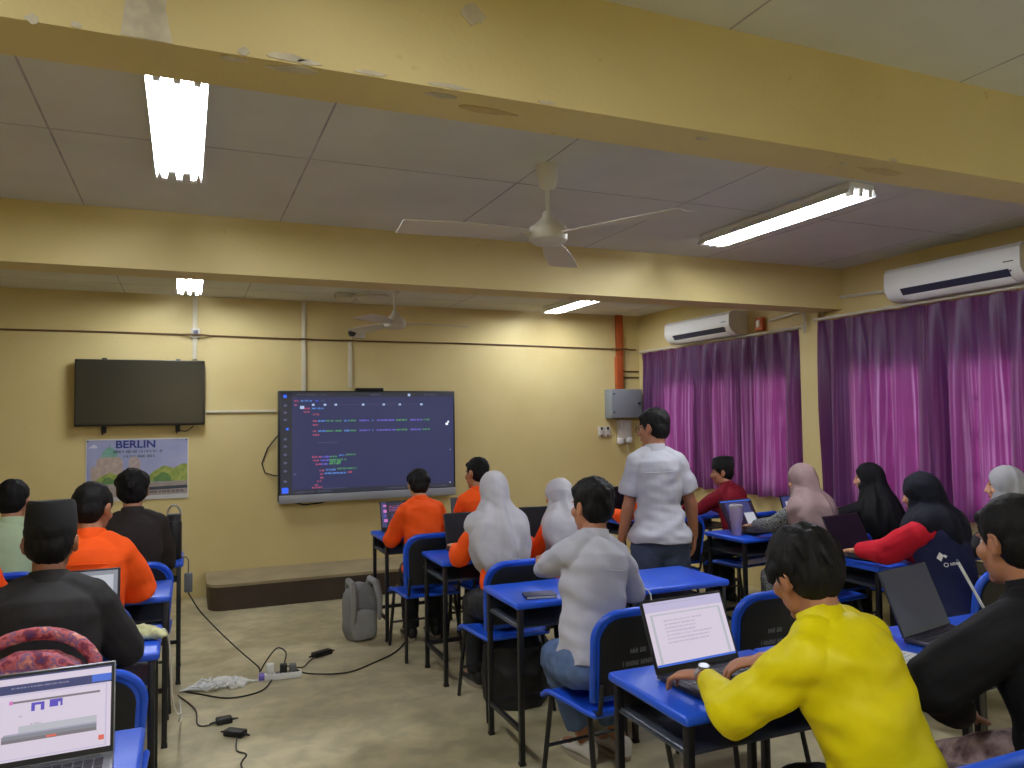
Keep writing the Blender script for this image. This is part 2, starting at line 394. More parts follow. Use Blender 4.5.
# ------------------------------------------------------------------ air conditioners
SLOT = mat('louvre_slot', (44, 46, 66), 0.5)
def aircon(label, y0, y1, z0, z1):
    A = thing('air_conditioner', label, 'air conditioner', (XR - .004, (y0 + y1) / 2, z0), 0, 'white split air conditioners above the curtains')
    h = (y1 - y0) / 2; H = z1 - z0; D = .22
    prof = [(0, 0), (-.13, 0), (-.185, .03), (-D + .004, .075), (-D, .11), (-D + .006, H - .035), (-D + .03, H - .008), (-D + .06, H), (0, H)]
    g = G(); g.prism(prof, 'y', -h, h); b = obj('casing', g, WHITE, A, 35)
    g = G(); g.prism([(-.185 - .003, .03), (-D + .001, .075), (-D + .006, .078), (-.18, .036)], 'y', -h * .86, h * .74); obj('air_slot', g, SLOT, A)
    g = G(); g.prism([(-.135, -.004), (-.187, .024), (-.190, .030), (-.139, .004)], 'y', -h * .86, h * .74); obj('louvre', g, WHITE, A)
    g = G(); g.box(-D - .003, -D + .004, -h * .93, -h * .80, .118, .124); g.tube([(-.205, -h * .88, .066), (-.212, -h * .88, .062)], .006, 8); obj('indicator', g, SLOT, A)
    for e0, e1 in ((-h - .006, -h + .012), (h - .012, h + .006)):
        g = G(); g.prism([(p[0] * 1.004 + .001, p[1]) for p in prof], 'y', e0, e1); obj('end_cap', g, WHITE, A, 35)
aircon('near white air conditioner at the right edge above the wide curtain', 3.07, 4.05, 2.41, 2.65)
aircon('far white air conditioner above the curtain in the corner', 5.80, 6.84, 2.365, 2.59)
ORNG = mat('orange_switch_plastic', (196, 92, 34), 0.5)
for lab, y, z in (('orange box with a white switch on the wall beside the far air conditioner', 5.60, 2.44), ('orange box on the wall at the outer end of the near air conditioner', 2.98, 2.6)):
    t = thing('isolator_switch', lab, 'switch box', (XR, y, z))
    g = G(); g.box(-.045, 0, -.05, .05, -.06, .06, 0, .008); obj('switch_body', g, ORNG, t)
    g = G(); g.box(-.055, -.043, -.022, .022, -.03, .035, 0, .004); obj('rocker', g, WHITE, t)
g = G(); g.tube([(XR - .02, 4.85, 2.43), (XR - .02, 4.85, 2.52), (XR - .02, 4.7, 2.55), (XR - .02, 4.1, 2.52)], .012, 8)
g.tube([(XR - .07, 5.0, 2.30), (XR - .07, 5.0, 2.47), (XR - .07, 5.115, 2.48), (XR - .03, 5.17, 2.48), (XR - .02, 5.48, 2.46)], .012, 8)
tag(obj('drain_pipe', g, OFFW), 'thin white drain pipe running from the air conditioners round the pillar', 'pipe')

# ------------------------------------------------------------------ curtains
def curtain_mat():
    m = bpy.data.materials.new('purple_curtain'); m.use_nodes = True; nt = m.node_tree; nt.nodes.clear()
    out = nt.nodes.new('ShaderNodeOutputMaterial'); mx = nt.nodes.new('ShaderNodeMixShader'); mx.inputs[0].default_value = 0.45
    d = nt.nodes.new('ShaderNodeBsdfPrincipled'); d.inputs['Roughness'].default_value = 0.42; d.inputs['Specular IOR Level'].default_value = 0.5
    d.inputs['Base Color'].default_value = (*lin((88, 36, 96)), 1); d.inputs['Sheen Weight'].default_value = 0.3
    t = nt.nodes.new('ShaderNodeBsdfTranslucent')
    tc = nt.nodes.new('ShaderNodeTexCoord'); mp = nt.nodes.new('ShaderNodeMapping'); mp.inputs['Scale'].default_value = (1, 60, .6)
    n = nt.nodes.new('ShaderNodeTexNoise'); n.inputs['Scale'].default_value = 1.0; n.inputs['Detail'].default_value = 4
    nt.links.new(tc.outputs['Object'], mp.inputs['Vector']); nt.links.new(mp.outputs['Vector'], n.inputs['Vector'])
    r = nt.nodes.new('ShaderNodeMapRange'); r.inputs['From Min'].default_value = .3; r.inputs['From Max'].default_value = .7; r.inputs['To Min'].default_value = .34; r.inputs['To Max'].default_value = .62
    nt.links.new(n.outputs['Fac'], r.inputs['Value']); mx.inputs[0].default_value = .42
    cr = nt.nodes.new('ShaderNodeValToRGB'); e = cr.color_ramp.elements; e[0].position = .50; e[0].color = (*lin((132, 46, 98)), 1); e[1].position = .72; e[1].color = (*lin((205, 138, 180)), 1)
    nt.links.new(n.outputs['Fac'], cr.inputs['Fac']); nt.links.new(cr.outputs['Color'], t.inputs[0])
    nt.links.new(d.outputs[0], mx.inputs[1]); nt.links.new(t.outputs[0], mx.inputs[2]); nt.links.new(mx.outputs[0], out.inputs[0])
    return m
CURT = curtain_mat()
def curtain(name_label, y0, y1, z0, z1, seed, x=4.842, group='purple window curtains'):
    rs = random.Random(seed); ny = int((y1 - y0) / .009); nz = 34; vs = []; fs = []
    ph = [rs.uniform(0, 6) for _ in range(6)]
    for k in range(nz + 1):
        w = k / nz; z = z1 - (z1 - z0) * w
        for i in range(ny + 1):
            y = y0 + (y1 - y0) * i / ny
            wob = .16 * mnoise.noise(V((y * 1.7 + seed, w * .8, seed)))
            p = 2 * PI * (y / .20 + wob * 2.0 + ph[0]); am = .014 + .030 * min(1, w * 2.2) * (0.55 + .75 * (mnoise.noise(V((y * 2.1, seed, 3.1))) + .5))
            if w < .045: am = .010
            d = am * math.sin(p) + .010 * math.sin(2.7 * p / 2 + ph[1] + w * 1.2) * min(1, w * 3) + .006 * mnoise.noise(V((y * 22, w * 3, seed)))
            zz = z + (.012 * math.sin(p * .5 + ph[2]) * w if k == nz else 0) + (.006 * math.sin(p) if k == 0 else 0)
            vs.append((x + d, y + .012 * math.cos(p) * min(1, w * 3), zz))
    n = ny + 1
    for k in range(nz):
        for i in range(ny): fs.append((k * n + i, k * n + i + 1, (k + 1) * n + i + 1, (k + 1) * n + i))
    g = G(); g.add(vs, fs)
    c = thing('curtain', name_label, 'curtain', (0, 0, 0), 0, group)
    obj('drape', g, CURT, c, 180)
    return c
def rod(label, y0, y1, z, x=4.842):
    R_ = thing('curtain_rod', label, 'curtain rod', (x, y0, z), 0)
    g = G(); g.tube([(0, 0, 0), (0, y1 - y0, 0)], .012, 10); obj('pole', g, OFFW, R_)
    for yy in (.25, (y1 - y0) / 2, y1 - y0 - .06):
        g = G(); g.box(0, XR - x, yy - .01, yy + .01, .0, .014, 0); g.box(XR - x - .006, XR - x, yy - .02, yy + .02, -.03, .012); obj('bracket', g, OFFW, R_)
rod('white curtain rod over the far curtain', 5.06, 7.6, 2.349); rod('white curtain rod over the near curtain', 1.6, 4.90, 2.392)
curtain('purple curtain in the far corner by the display wall', 6.55, 7.56, .87, 2.328, 3)
curtain('purple curtain of the far window beside the pillar', 5.09, 6.58, .87, 2.328, 5)
curtain('purple curtain of the near window beside the pillar', 3.84, 4.862, .86, 2.37, 8)
curtain('purple curtain at the right edge of the photo', 1.9, 3.834, .86, 2.37, 11)

# ------------------------------------------------------------------ wall television
SCR = mat('dark_television_glass', (48, 47, 40), 0.12, spec=0.6)
tv = thing('wall_television', 'switched-off dark television mounted high on the yellow wall', 'television', (-.36, YF, 1.88))
g = G(); g.box(-.525, .525, -.085, -.045, -.30, .29, 0, .006); obj('casing', g, BLACK, tv)
g = G(); g.box(-.515, .515, -.0865, -.084, -.28, .282); obj('screen', g, SCR, tv)
for x in (-.30, .30):
    g = G(); g.box(x - .02, x + .02, -.05, 0, -.36, .305, 0, .004); b = obj('mounting_bracket', g, BLACK, tv)
    g = G(); g.tube([(x, -.03, -.33), (x - .01, -.03, -.37)], .006, 8); obj('bracket_pin', g, BLACK, b)
g = G(); g.tube([(.28 + .15 * t, -.04, -.31 - .045 * math.sin(PI * t)) for t in [i / 8 for i in range(9)]], .005, 6); obj('hanging_lead', g, BLACK, tv)

# ------------------------------------------------------------------ poster
po = thing('wall_poster', 'city poster headed BERLIN on the wall under the dark television', 'poster', (-.385, YF, 1.19))
PW, PH = .415, .275
pm = [mat('poster_sky', (150, 156, 196), .5, rgb2=(168, 172, 204), vscale=4), mat('poster_stone', (178, 160, 150), .5, vary=.12, vscale=30), mat('poster_copper', (120, 168, 152), .5, vary=.1, vscale=30), mat('poster_tree', (128, 150, 70), .5, rgb2=(170, 176, 92), vscale=25), mat('poster_water', (158, 146, 140), .5, vary=.1, vscale=18), mat('poster_dark', (52, 60, 74), .5), mat('poster_blue_ink', (44, 58, 128), .5), mat('poster_teal_ink', (44, 84, 84), .5), mat('poster_cloud', (206, 208, 222), .5), mat('poster_pale', (196, 196, 196), .5), mat('poster_tree_dark', (92, 128, 72), .5, vary=.15, vscale=30)]
g = G(); g.box(-PW, PW, -.008, -.001, -PH, PH); obj('poster_board', g, WHITE, po)
g = G(); lay = [.0085]
def L_(poly, mi):
    lay[0] += .00025; d = -lay[0]; n = len(poly); g.add([(x * PW, d, z * PH) for x, z in poly], [tuple(range(n))], mi)
L_([(-.985, -.98), (.985, -.98), (.985, .97), (-.985, .97)], 0)
L_([(-.95, .72), (-.86, .84), (-.8, .80), (-.78, .72)], 8)
def humps(x0, x1, base, hs, mi):
    n = len(hs); L_([(x0, base)] + [(x1, base)] + [(x1 - (x1 - x0) * i / (n - 1), hs[n - 1 - i]) for i in range(n)], mi)
# plain domed stone building with side turrets
L_([(-.80, -.45), (-.30, -.45), (-.30, .30), (-.36, .42), (-.74, .42), (-.80, .30)], 1)
L_([(-.72, .42), (-.38, .42), (-.42, .60), (-.50, .72), (-.60, .72), (-.68, .60)], 2); L_([(-.57, .72), (-.53, .72), (-.55, .86)], 2)
L_([(-.90, -.45), (-.80, -.45), (-.80, .05), (-.85, .18), (-.90, .05)], 1); L_([(-.18, -.35), (.04, -.35), (.04, .28), (-.04, .42), (-.14, .40), (-.18, .3)], 1)
humps(-.80, -.28, -.48, (-.3, -.2, -.14, -.08, -.12, -.22, -.34), 3); humps(-.72, -.4, -.48, (-.4, -.25, -.22, -.3, -.4), 10)
humps(.22, .985, -.42, (-.20, -.06, .02, .10, .06, .0, .08, .15, .14), 3); humps(.3, .66, -.42, (-.3, -.2, -.1, -.16, -.3), 10)
L_([(-.985, -.98), (.985, -.98), (.985, -.42), (-.985, -.46)], 4); L_([(-.2, -.60), (.985, -.56), (.985, -.66), (-.2, -.70)], 5)
L_([(-.985, -.98), (.985, -.98), (.985, -.84), (-.985, -.88)], 9)
lay[0] += .0003; d0 = -lay[0]
rs = random.Random(5); pl = lambda u, v: V((u, d0, v))
scribble(g, -.20, .22, .150, .024, rs, 7, pl); scribble(g, -.12, .14, .108, .022, rs, 7, pl); scribble(g, .08, .38, -.215, .022, rs, 5, pl)
obj('picture', g, pm, po, 0)
tg = text_mesh('BERLIN', .092, 0, .0024); tg.xf(Matrix.Translation((-.02, d0 - .0004, .195)) @ Matrix.Rotation(PI / 2, 4, 'X') @ Matrix.Diagonal((1.12, 1, 1, 1)))
s2 = G()
for x in (-.205, -.118, -.033, .04, .085, .12): pass
obj('title', tg, pm[6], po, 0)
for x in (-PW + .015, PW - .015):
    g = G(); g.tube([(x, -.002, PH - .015), (x, -.014, PH - .015)], .007, 8); obj('pin', g, DKGREY, po)

# ------------------------------------------------------------------ interactive display with code on it
DX0, DX1, DZ0, DZ1 = .815, 2.58, .835, 1.895
dp = thing('interactive_display', 'large wall display showing colourful lines of code on dark blue', 'display', ((DX0 + DX1) / 2, YF, (DZ0 + DZ1) / 2))
hw, hh = (DX1 - DX0) / 2, (DZ1 - DZ0) / 2
g = G(); g.box(-hw, hw, -.11, -.03, -hh, hh, 0, .008); obj('casing', g, BLACK, dp)
g = G(); g.box(-hw + .002, hw - .002, -.125, -.06, -hh - .012, -hh + .065, 0, .008); obj('bottom_bezel', g, mat('grey_bezel', (150, 152, 158), .45, metal=.1), dp)
g = G(); g.box(-.14, .14, -.09, -.03, hh - .002, hh + .03, 0, .01); wc = obj('camera_bar', g, BLACK, dp)
g = G(); g.box(-.4, .4, -.035, 0, -.2, .3); obj('wall_mount', g, BLACK, dp)
CD = [emit('code_navy', (50, 54, 92), .9), emit('code_side_bar', (46, 48, 58), .9), emit('code_red', (196, 88, 112), 1.1), emit('code_green', (88, 168, 92), 1.1), emit('code_violet', (120, 106, 220), 1.1), emit('code_blue', (92, 150, 230), 1.1), emit('code_pale', (170, 190, 225), 1.0), emit('code_bright_blue', (50, 96, 235), 1.2), emit('code_grey', (88, 92, 122), 1.0), emit('code_white', (235, 238, 250), 1.1)]
SW0, SW1, SH0, SH1 = -hw + .018, hw - .018, -hh + .07, hh - .014
SX = lambda u: SW0 + (SW1 - SW0) * u
SZ = lambda v: SH1 + (SH0 - SH1) * v
g = G(); g.box(SW0, SW1, -.1115, -.109, SH0, SH1, 0); sc_o = obj('screen', g, CD[0], dp)
g = G(); Rq = lambda u0, v0, u1, v1, mi, d=-.1120: g.quad((SX(u0), d, SZ(v1)), (SX(u1), d, SZ(v1)), (SX(u1), d, SZ(v0)), (SX(u0), d, SZ(v0)), mi)
Rq(0, 0, .062, 1, 1); Rq(0, 0, 1, .045, 1); Rq(0, .955, 1, 1, 1, -.1119)
rs = random.Random(11); P3 = lambda u, v: V((u, -.1125, v))
def code(u0, u1, v, mi, h=.016): scribble(g, SX(u0), SX(u1), SZ(v) - h / 2, h, rs, mi, P3)
Rq(.016, .026, .034, .056, 7, -.1123); Rq(.030, .35, .044, .372, 7, -.1123); Rq(.008, .93, .042, .985, 7, -.1123)
for a, b in ((.09, .13), (.14, .2), (.22, .25)): code(a, b, .025, 8, .012)
code(.5, .56, .025, 8, .012); code(.82, .9, .025, 8, .012); Rq(.72, .015, .735, .04, 6, -.1123)
code(.075, .10, .085, 2); code(.11, .17, .085, 5); code(.19, .21, .085, 7); code(.22, .25, .085, 8)
code(.075, .095, .125, 2); Rq(.2, .122, .82, .124, 8, -.1122)
for u in (.17, .235, .295, .45, .57, .665, .795): Rq(u, .115, u + .014, .135, 6, -.1123)
Rq(.105, .135, .128, .165, 6, -.1123)
code(.125, .16, .160, 2); code(.17, .24, .160, 5); code(.125, .16, .195, 2); code(.175, .21, .22, 2)
for v in (.285, .385):
    for a, b, c in ((.175, .20, 2), (.205, .25, 5), (.25, .29, 3), (.30, .335, 3), (.35, .38, 5), (.38, .42, 3), (.435, .50, 4), (.51, .52, 5), (.535, .65, 4), (.65, .72, 3), (.735, .81, 4), (.81, .855, 3)): code(a, b, v, c)
    code(.175, .21, v + .038, 2)
code(.2, .31, .50, 8, .010)
code(.17, .22, .64, 2); code(.22, .27, .64, 4); code(.27, .31, .64, 3); code(.32, .36, .63, 5); code(.36, .42, .625, 3)
code(.175, .21, .675, 2); code(.215, .265, .675, 4); code(.265, .36, .672, 3); code(.19, .22, .712, 2); code(.22, .26, .712, 4); code(.265, .34, .710, 3); code(.27, .335, .69, 3, .02)
code(.21, .24, .775, 2); code(.245, .31, .77, 5); code(.31, .42, .762, 3); code(.215, .235, .81, 2); code(.24, .36, .805, 5); code(.37, .395, .80, 2)
code(.215, .235, .845, 2); code(.2, .225, .88, 2); code(.185, .205, .915, 2); code(.17, .23, .94, 2)
code(.23, .36, .955, 8, .010)
for a, b in ((.07, .14), (.15, .18), (.2, .28), (.6, .7), (.74, .82), (.86, .96)): code(a, b, .978, 8, .012)
Rq(.07, .795, .085, .81, 8, -.1123)
for v in (.12, .19, .26, .45, .52, .6, .68, .76, .86): Rq(.018, v, .034, v + .02, 8, -.1122)
Rq(.962, .30, .972, .32, 9, -.1124); Rq(.95, .32, .966, .345, 9, -.1124); Rq(.975, .60, .98, .61, 6, -.1124); Rq(.972, .945, .978, .955, 9, -.1124)
obj('code_text', g, CD, sc_o, 0)
g = G(); g.tube([(-hw + .0, -.04, .1), (-hw - .09, -.012, -.02), (-hw - .14, -.01, -.16), (-hw - .11, -.01, -.25), (-hw - .02, -.03, -.28), (-hw + .1, -.05, -.27)], .006, 8); obj('power_lead', g, BLACK, dp)
g = G(); g.tube([(-hw + .15, -.05, -hh - .03 + .02), (-hw + .25, -.03, -hh - .04), (-hw + .4, -.03, -hh - .03), (-hw + .5, -.05, -hh + .0)], .007, 8); obj('lower_lead', g, BLACK, dp)
g = G(); tg = text_mesh('ViewBoard', .022) if False else None

# ------------------------------------------------------------------ trunking, wires, boxes on the front wall
TRK = mat('white_trunking', (212, 205, 178), .5)
def trunk(label, x0, x1, z0, z1):
    t = thing('cable_trunking', label, 'trunking', (x0, YF, z0))
    g = G(); g.box(0, x1 - x0, -.018, 0, 0, z1 - z0, 0, .003); obj('channel', g, TRK, t)
    g = G(); dx = (x1 - x0) * .12 if x1 - x0 < .1 else 0; dz = (z1 - z0) * .12 if z1 - z0 < .1 else 0
    g.box(dx, x1 - x0 - dx, -.021, -.017, dz, z1 - z0 - dz, 0, .001); obj('cover_strip', g, TRK, t)
trunk('white trunking dropping from the ceiling to the left part of the big display', 1.045, 1.085, 1.90, 2.775)
trunk('white trunking dropping from the round camera to the big display', 1.495, 1.535, 1.93, 2.385)
trunk('horizontal white trunking joining the dark television to the big display', .175, .80, 1.69, 1.715)
trunk('white trunking from the far ceiling light down to the dark television', .06, .10, 2.19, 2.775)
g = G(); g.box(.045, .125, 7.655, YF, 2.385, 2.475, 0, .006)
c = obj('wall_socket', g, OFFW); tag(c, 'small grey switch box on the wall above the dark television', 'switch')
g = G(); g.box(.065, .105, 7.648, 7.656, 2.405, 2.455, 0, .003); obj('rocker', g, mat('blue_grey_plastic', (86, 92, 112), .5), c)
cc = thing('security_camera', 'white box with a round black lens on the wall above the big display', 'camera', (1.56, YF, 2.475))
g = G(); g.box(-.02, .10, -.05, 0, -.05, .05, 0, .01); obj('camera_body', g, OFFW, cc)
g = G(); g.tube([(-.03, -.02, 0), (-.03, -.07, 0)], .035, 16, 0, False); obj('lens', g, DKGREY, cc)
g = G(); g.tube([(-.035, -.035, -.03), (-.04, -.035, -.085)], .006, 8); obj('camera_lead', g, OFFW, cc)
g = G(); xs = [XL + .05 + (XR - XL - .1) * i / 160 for i in range(161)]; pts = [(x_, YF - .010 - max([0] + [d_ * max(0, min(1, (w_ - abs(x_ - c_)) / .04)) for c_, w_, d_ in ((.085, .10, .056), (1.065, .08, .026), (1.515, .08, .026), (4.62, .13, .056))]), 2.425 - .005 * math.sin(i * .09) - .035 * i / 160) for i, x_ in enumerate(xs)]
g.tube(pts, .009, 6); tag(obj('wall_cable', g, mat('brown_cable', (96, 70, 40), .6)), 'brown cable running right along the top of the display wall', 'cable')
g = G()
for z in (2.06, 2.13): g.tube([(4.672, YF - .01, z), (XR - .02, YF - .01, z)], .009, 6)
tag(obj('short_cable', g, mat('brown_cable', (96, 70, 40), .6)), 'pair of short brown cables from the orange pipe into the corner', 'cable')
g = G(); g.box(4.565, 4.655, YF - .05, YF, 1.90, 2.30, 0, .004); g.box(4.58, 4.665, YF - .045, YF, 2.30, ZC, 0, .004)
tag(obj('orange_conduit', g, mat('orange_conduit_paint', (176, 84, 36), .5, vary=.12, vscale=5)), 'orange conduit rising from the grey electrical box to the ceiling', 'conduit')
eb = thing('electrical_box', 'grey metal electrical cabinet on the wall by the corner', 'electrical box', (4.625, YF, 1.755))
EBM = mat('grey_cabinet_paint', (132, 138, 142), .45)
g = G(); g.box(-.20, .21, -.14, 0, -.165, .165, 0, .006); obj('cabinet_body', g, EBM, eb)
g = G(); g.box(-.195, .205, -.155, -.138, -.16, .16, 0, .004); d = obj('door', g, EBM, eb)
g = G(); g.tube([(.165, -.153, .0), (.165, -.166, .0)], .016, 12, 0, False); obj('lock', g, BLACK, d)
for z in (-.10, .11):
    g = G(); g.tube([(-.165, -.153, z), (-.165, -.162, z)], .010, 10, 0, False); obj('hinge_screw', g, BLACK, d)
g = G(); g.prism([(.21, -.0), (.235, -.0), (.235, .09), (.21, .09)], 'x', 0, 0) if False else None
for lab, x in (('left white wall socket with dark switch under the grey cabinet', 4.365), ('right white wall socket with dark switch under the grey cabinet', 4.445)):
    t = thing('wall_socket', lab, 'socket', (x, YF, 1.44))
    g = G(); g.box(-.035, .035, -.03, 0, -.055, .055, 0, .006); obj('socket_plate', g, OFFW, t)
    g = G(); g.box(-.012, .012, -.036, -.028, .02, .05, 0, .003); obj('switch', g, BLACK, t)
    g = G(); g.box(-.010, .010, -.033, -.028, -.05, -.035, 0, .002); obj('pin_hole', g, DKGREY, t)
t = thing('breaker_box', 'white breaker box with plugged adapters under the grey cabinet', 'breaker box', (4.66, YF, 1.45))
g = G(); g.box(-.085, .085, -.06, 0, -.10, .12, 0, .008); obj('breaker_body', g, OFFW, t)
g = G()
for i in range(3): g.box(-.06 + i * .045, -.03 + i * .045, -.068, -.058, .02, .09, 0, .003)
obj('breaker_switch', g, WHITE, t)
for x, z in ((-.06, -.12), (.05, -.11)):
    g = G(); g.box(x - .035, x + .035, -.075, -.01, z - .035, z + .03, 0, .01); obj('plug', g, WHITE, t)
g = G(); g.tube([(.04, -.04, -.14), (.05, -.03, -.22), (.06, -.02, -.3), (.09, -.02, -.36)], .004, 6); obj('plug_lead', g, OFFW, t)
# ------------------------------------------------------------------ desks
DZ = 0.745
def make_desk():
    w, d = .302, .222
    r = thing('student_desk', 'x', 'desk', (0, 0, 0))
    g = G(); g.box(-w, w, -d, d, DZ - .032, DZ, 0, .012, seg=3)
    obj('tabletop', g, BLUE, r, 35)
    for sx in (-1, 1):
        for sy in (-1, 1):
            x, y = sx * (w - .028), sy * (d - .028)
            g = G(); g.box(x - .0125, x + .0125, y - .0125, y + .0125, .012, DZ - .031, 0, .002)
            l = obj('leg', g, BLKMET, r)
            g = G(); g.box(x - .015, x + .015, y - .015, y + .015, 0, .016, 0, .002); obj('foot_cap', g, BLACK, l)
    for sx in (-1, 1):
        x = sx * (w - .028); g = G(); g.box(x - .009, x + .009, -d + .03, d - .03, .145, .170, 0, .002); obj('side_rail', g, BLKMET, r)
    g = G(); g.box(-w + .03, w - .03, d - .037, d - .019, .145, .170, 0, .002); obj('foot_rail', g, BLKMET, r)
    g = G(); g.box(-w + .02, w - .02, -d + .03, d - .02, DZ - .125, DZ - .118); g.box(-w + .02, w - .02, d - .026, d - .02, DZ - .118, DZ - .06)
    for sx in (-1, 1): g.tube([(sx * (w - .03), -d + .03, DZ - .115), (sx * (w - .03), d - .02, DZ - .115)], .005, 6)
    obj('book_tray', g, mat('grey_steel_tray', (74, 78, 86), .4, metal=.4), r)
    return r
desk0 = make_desk(); desk_used = [False]
def desk(x, y, label, rz=0.0):
    o = desk0 if not desk_used[0] else copy_tree(desk0)
    desk_used[0] = True; o.location = (x, y, 0); o.rotation_euler = (0, 0, rz)
    return tag(o, label, 'desk', 'blue topped student desks')
# ------------------------------------------------------------------ chairs
BACKB = mat('black_chair_pad', (14, 15, 20), 0.55)
LETTER = mat('faint_white_lettering', (120, 124, 128), .7)
def make_chair():
    r = thing('school_chair', 'x', 'chair', (0, 0, 0))
    W, D, Z = .205, .20, .430
    # seat: dished, rolled front edge
    nx, ny = 14, 12; top = []; bot = []
    for j in range(ny + 1):
        v = j / ny; y = -D + 2 * D * v
        for i in range(nx + 1):
            u = i / nx * 2 - 1; k = 1 - .10 * (1 - v) - .05 * max(0, (abs(v - .5) - .35) * 4)
            x = u * W * k; z = Z - .016 * (1 - u * u) * math.sin(PI * min(1, v * 1.1)) - .035 * max(0, (v - .78) / .22) ** 2
            top.append(V((x, y, z))); bot.append(V((x, y, z - .016)))
    g = G(); n = nx + 1; vs = top + bot; o = len(top); fs = []
    for j in range(ny):
        for i in range(nx):
            a = j * n + i; fs.append((a, a + 1, a + n + 1, a + n)); fs.append((o + a, o + a + n, o + a + n + 1, o + a + 1))
    per = [i for i in range(n)] + [j * n + nx for j in range(1, ny + 1)] + [ny * n + i for i in range(nx - 1, -1, -1)] + [j * n for j in range(ny - 1, 0, -1)]
    for a, b in zip(per, per[1:] + per[:1]): fs.append((a, o + a, o + b, b))
    g.add(vs, fs); g.tube([V(vs[i]) - V((0, 0, .008)) for i in per] + [V(vs[per[0]]) - V((0, 0, .008))], .012, 8)
    obj('seat', g, BLUE, r, 50)
    # backrest: arch outline in (x, z), curved in plan and leaning back
    def P(x, z, d=0.0): return V((x, -D - .01 - (z - Z) * .16 - .0 + .55 * x * x + d, z))
    out = []; hw = .20; z0, z1 = Z + .055, Z + .40; rc = .10
    out.append((-hw * .93, z0)); 
    for i in range(9): a = PI - (PI / 2) * i / 8; out.append((-hw + rc + rc * math.cos(a), z1 - rc + rc * math.sin(a)))
    for i in range(9): a = PI / 2 - (PI / 2) * i / 8; out.append((hw - rc + rc * math.cos(a), z1 - rc + rc * math.sin(a)))
    out.append((hw * .93, z0))
    # fill as a grid of columns so that it follows the curve
    def shell(s, d0, d1, mi=0):
        g = G(); cols = 16; rows = 10; vs = []
        def top_at(x):
            ax = abs(x); fl = hw * s - rc * s
            return z1 * 1.0 - (1 - s) * (z1 - z0) * .5 if ax <= fl else (z1 - (1 - s) * (z1 - z0) * .5 - rc * s + math.sqrt(max(0, (rc * s) ** 2 - (ax - fl) ** 2)))
        zb = z0 + (1 - s) * (z1 - z0) * .5
        for d in (d0, d1):
            for j in range(rows + 1):
                for i in range(cols + 1):
                    u = i / cols * 2 - 1; u = math.sin(u * PI / 2) * .999
                    x = u * hw * s; zt = top_at(x); z = zb + (zt - zb) * j / rows
                    xx = x * (1 - .07 * (1 - j / rows)); vs.append(P(xx, z, d))
        n = cols + 1; o = n * (rows + 1); fs = []
        for j in range(rows):
            for i in range(cols):
                a = j * n + i; fs.append((a, a + 1, a + n + 1, a + n)); fs.append((o + a, o + a + n, o + a + n + 1, o + a + 1))
        per = [i for i in range(n)] + [j * n + cols for j in range(1, rows + 1)] + [rows * n + i for i in range(cols - 1, -1, -1)] + [j * n for j in range(rows - 1, 0, -1)]
        for a, b in zip(per, per[1:] + per[:1]): fs.append((a, o + a, o + b, b))
        g.add(vs, fs); return g
    g = shell(1.0, -.006, .010)
    pts = [P(x, z, .002) for x, z in out]; pts = pts + [pts[0]]
    g.tube(pts, .0145, 8)
    br = obj('backrest', g, BLUE, r, 50)
    obj('back_pad', shell(.90, -.017, -.004), BACKB, br, 50)
    rs = random.Random(2); pl = lambda u, v: P(u, v, -.0178)
    g = G(); scribble(g, -.05, .035, Z + .235, .020, rs, 0, pl, (3, 4)); obj('lettering', g, LETTER, br, 0)
    g = G(); scribble(g, -.08, .07, Z + .185, .020, rs, 0, pl, (6, 7))
    obj('lettering', g, LETTER, br, 0)
    for sx in (-1, 1):
        fr = [(sx * .17, .17, Z - .03), (sx * .19, .20, .0)]
        g = G(); g.tube([(sx * .165, .14, Z - .022), (sx * .172, .165, Z - .03), (sx * .195, .215, .008)], .0115, 8); obj('leg', g, BLKMET, r)
        g = G(); g.tube([(sx * .165, -.12, Z - .022), (sx * .172, -.15, Z - .03), (sx * .195, -.235, .008)], .0115, 8); obj('leg', g, BLKMET, r)
        g = G(); g.tube([(sx * .165, -.15, Z - .024), (sx * .165, .15, Z - .024)], .011, 8); obj('seat_rail', g, BLKMET, r)
        g = G(); g.tube([(sx * .165, -.13, Z - .02), (sx * .172, -.225, Z + .01), (sx * .172, -.248, Z + .12)], .010, 8); obj('back_upright', g, BLKMET, r)
    g = G(); g.tube([(-.18, .185, .17), (.18, .185, .17)], .008, 8); obj('stretcher', g, BLKMET, r)
    return r
chair0 = make_chair(); chair_used = [False]
def chair(x, y, label, rz=0.0):
    o = chair0 if not chair_used[0] else copy_tree(chair0)
    chair_used[0] = True; o.location = (x, y, 0); o.rotation_euler = (0, 0, rz)
    return tag(o, label, 'chair', 'blue and black school chairs')

# ------------------------------------------------------------------ laptops
SILV = mat('silver_laptop_shell', (150, 152, 158), .35, metal=.6)
DKLAP = mat('dark_laptop_shell', (40, 41, 48), .38, metal=.2)
PURLAP = mat('dusky_laptop_lid', (50, 48, 66), .4, metal=.2)
KEYS = mat('laptop_keys', (26, 26, 32), .5)
SC = dict(white=emit('screen_white', (226, 214, 232), .85), tint=emit('screen_lilac', (206, 198, 232), .8), navy=emit('screen_navy_bar', (62, 68, 118), .8), grey=emit('screen_grey', (168, 172, 184), .55), mid=emit('screen_mid_grey', (140, 132, 142), .7), purple=emit('screen_purple', (92, 78, 190), .9), red=emit('screen_red', (226, 108, 88), .9), dark=emit('screen_dark', (34, 30, 52), .6), pink=emit('screen_pink', (214, 120, 200), .9), blue=emit('screen_blue', (70, 110, 215), .9), dusk=mat('screen_dusk', (50, 48, 66), .4, spec=.25), black=mat('screen_off', (20, 19, 26), .38, spec=.25), line=emit('screen_line', (176, 172, 196), .8), pale=emit('screen_pale', (210, 212, 222), .7))
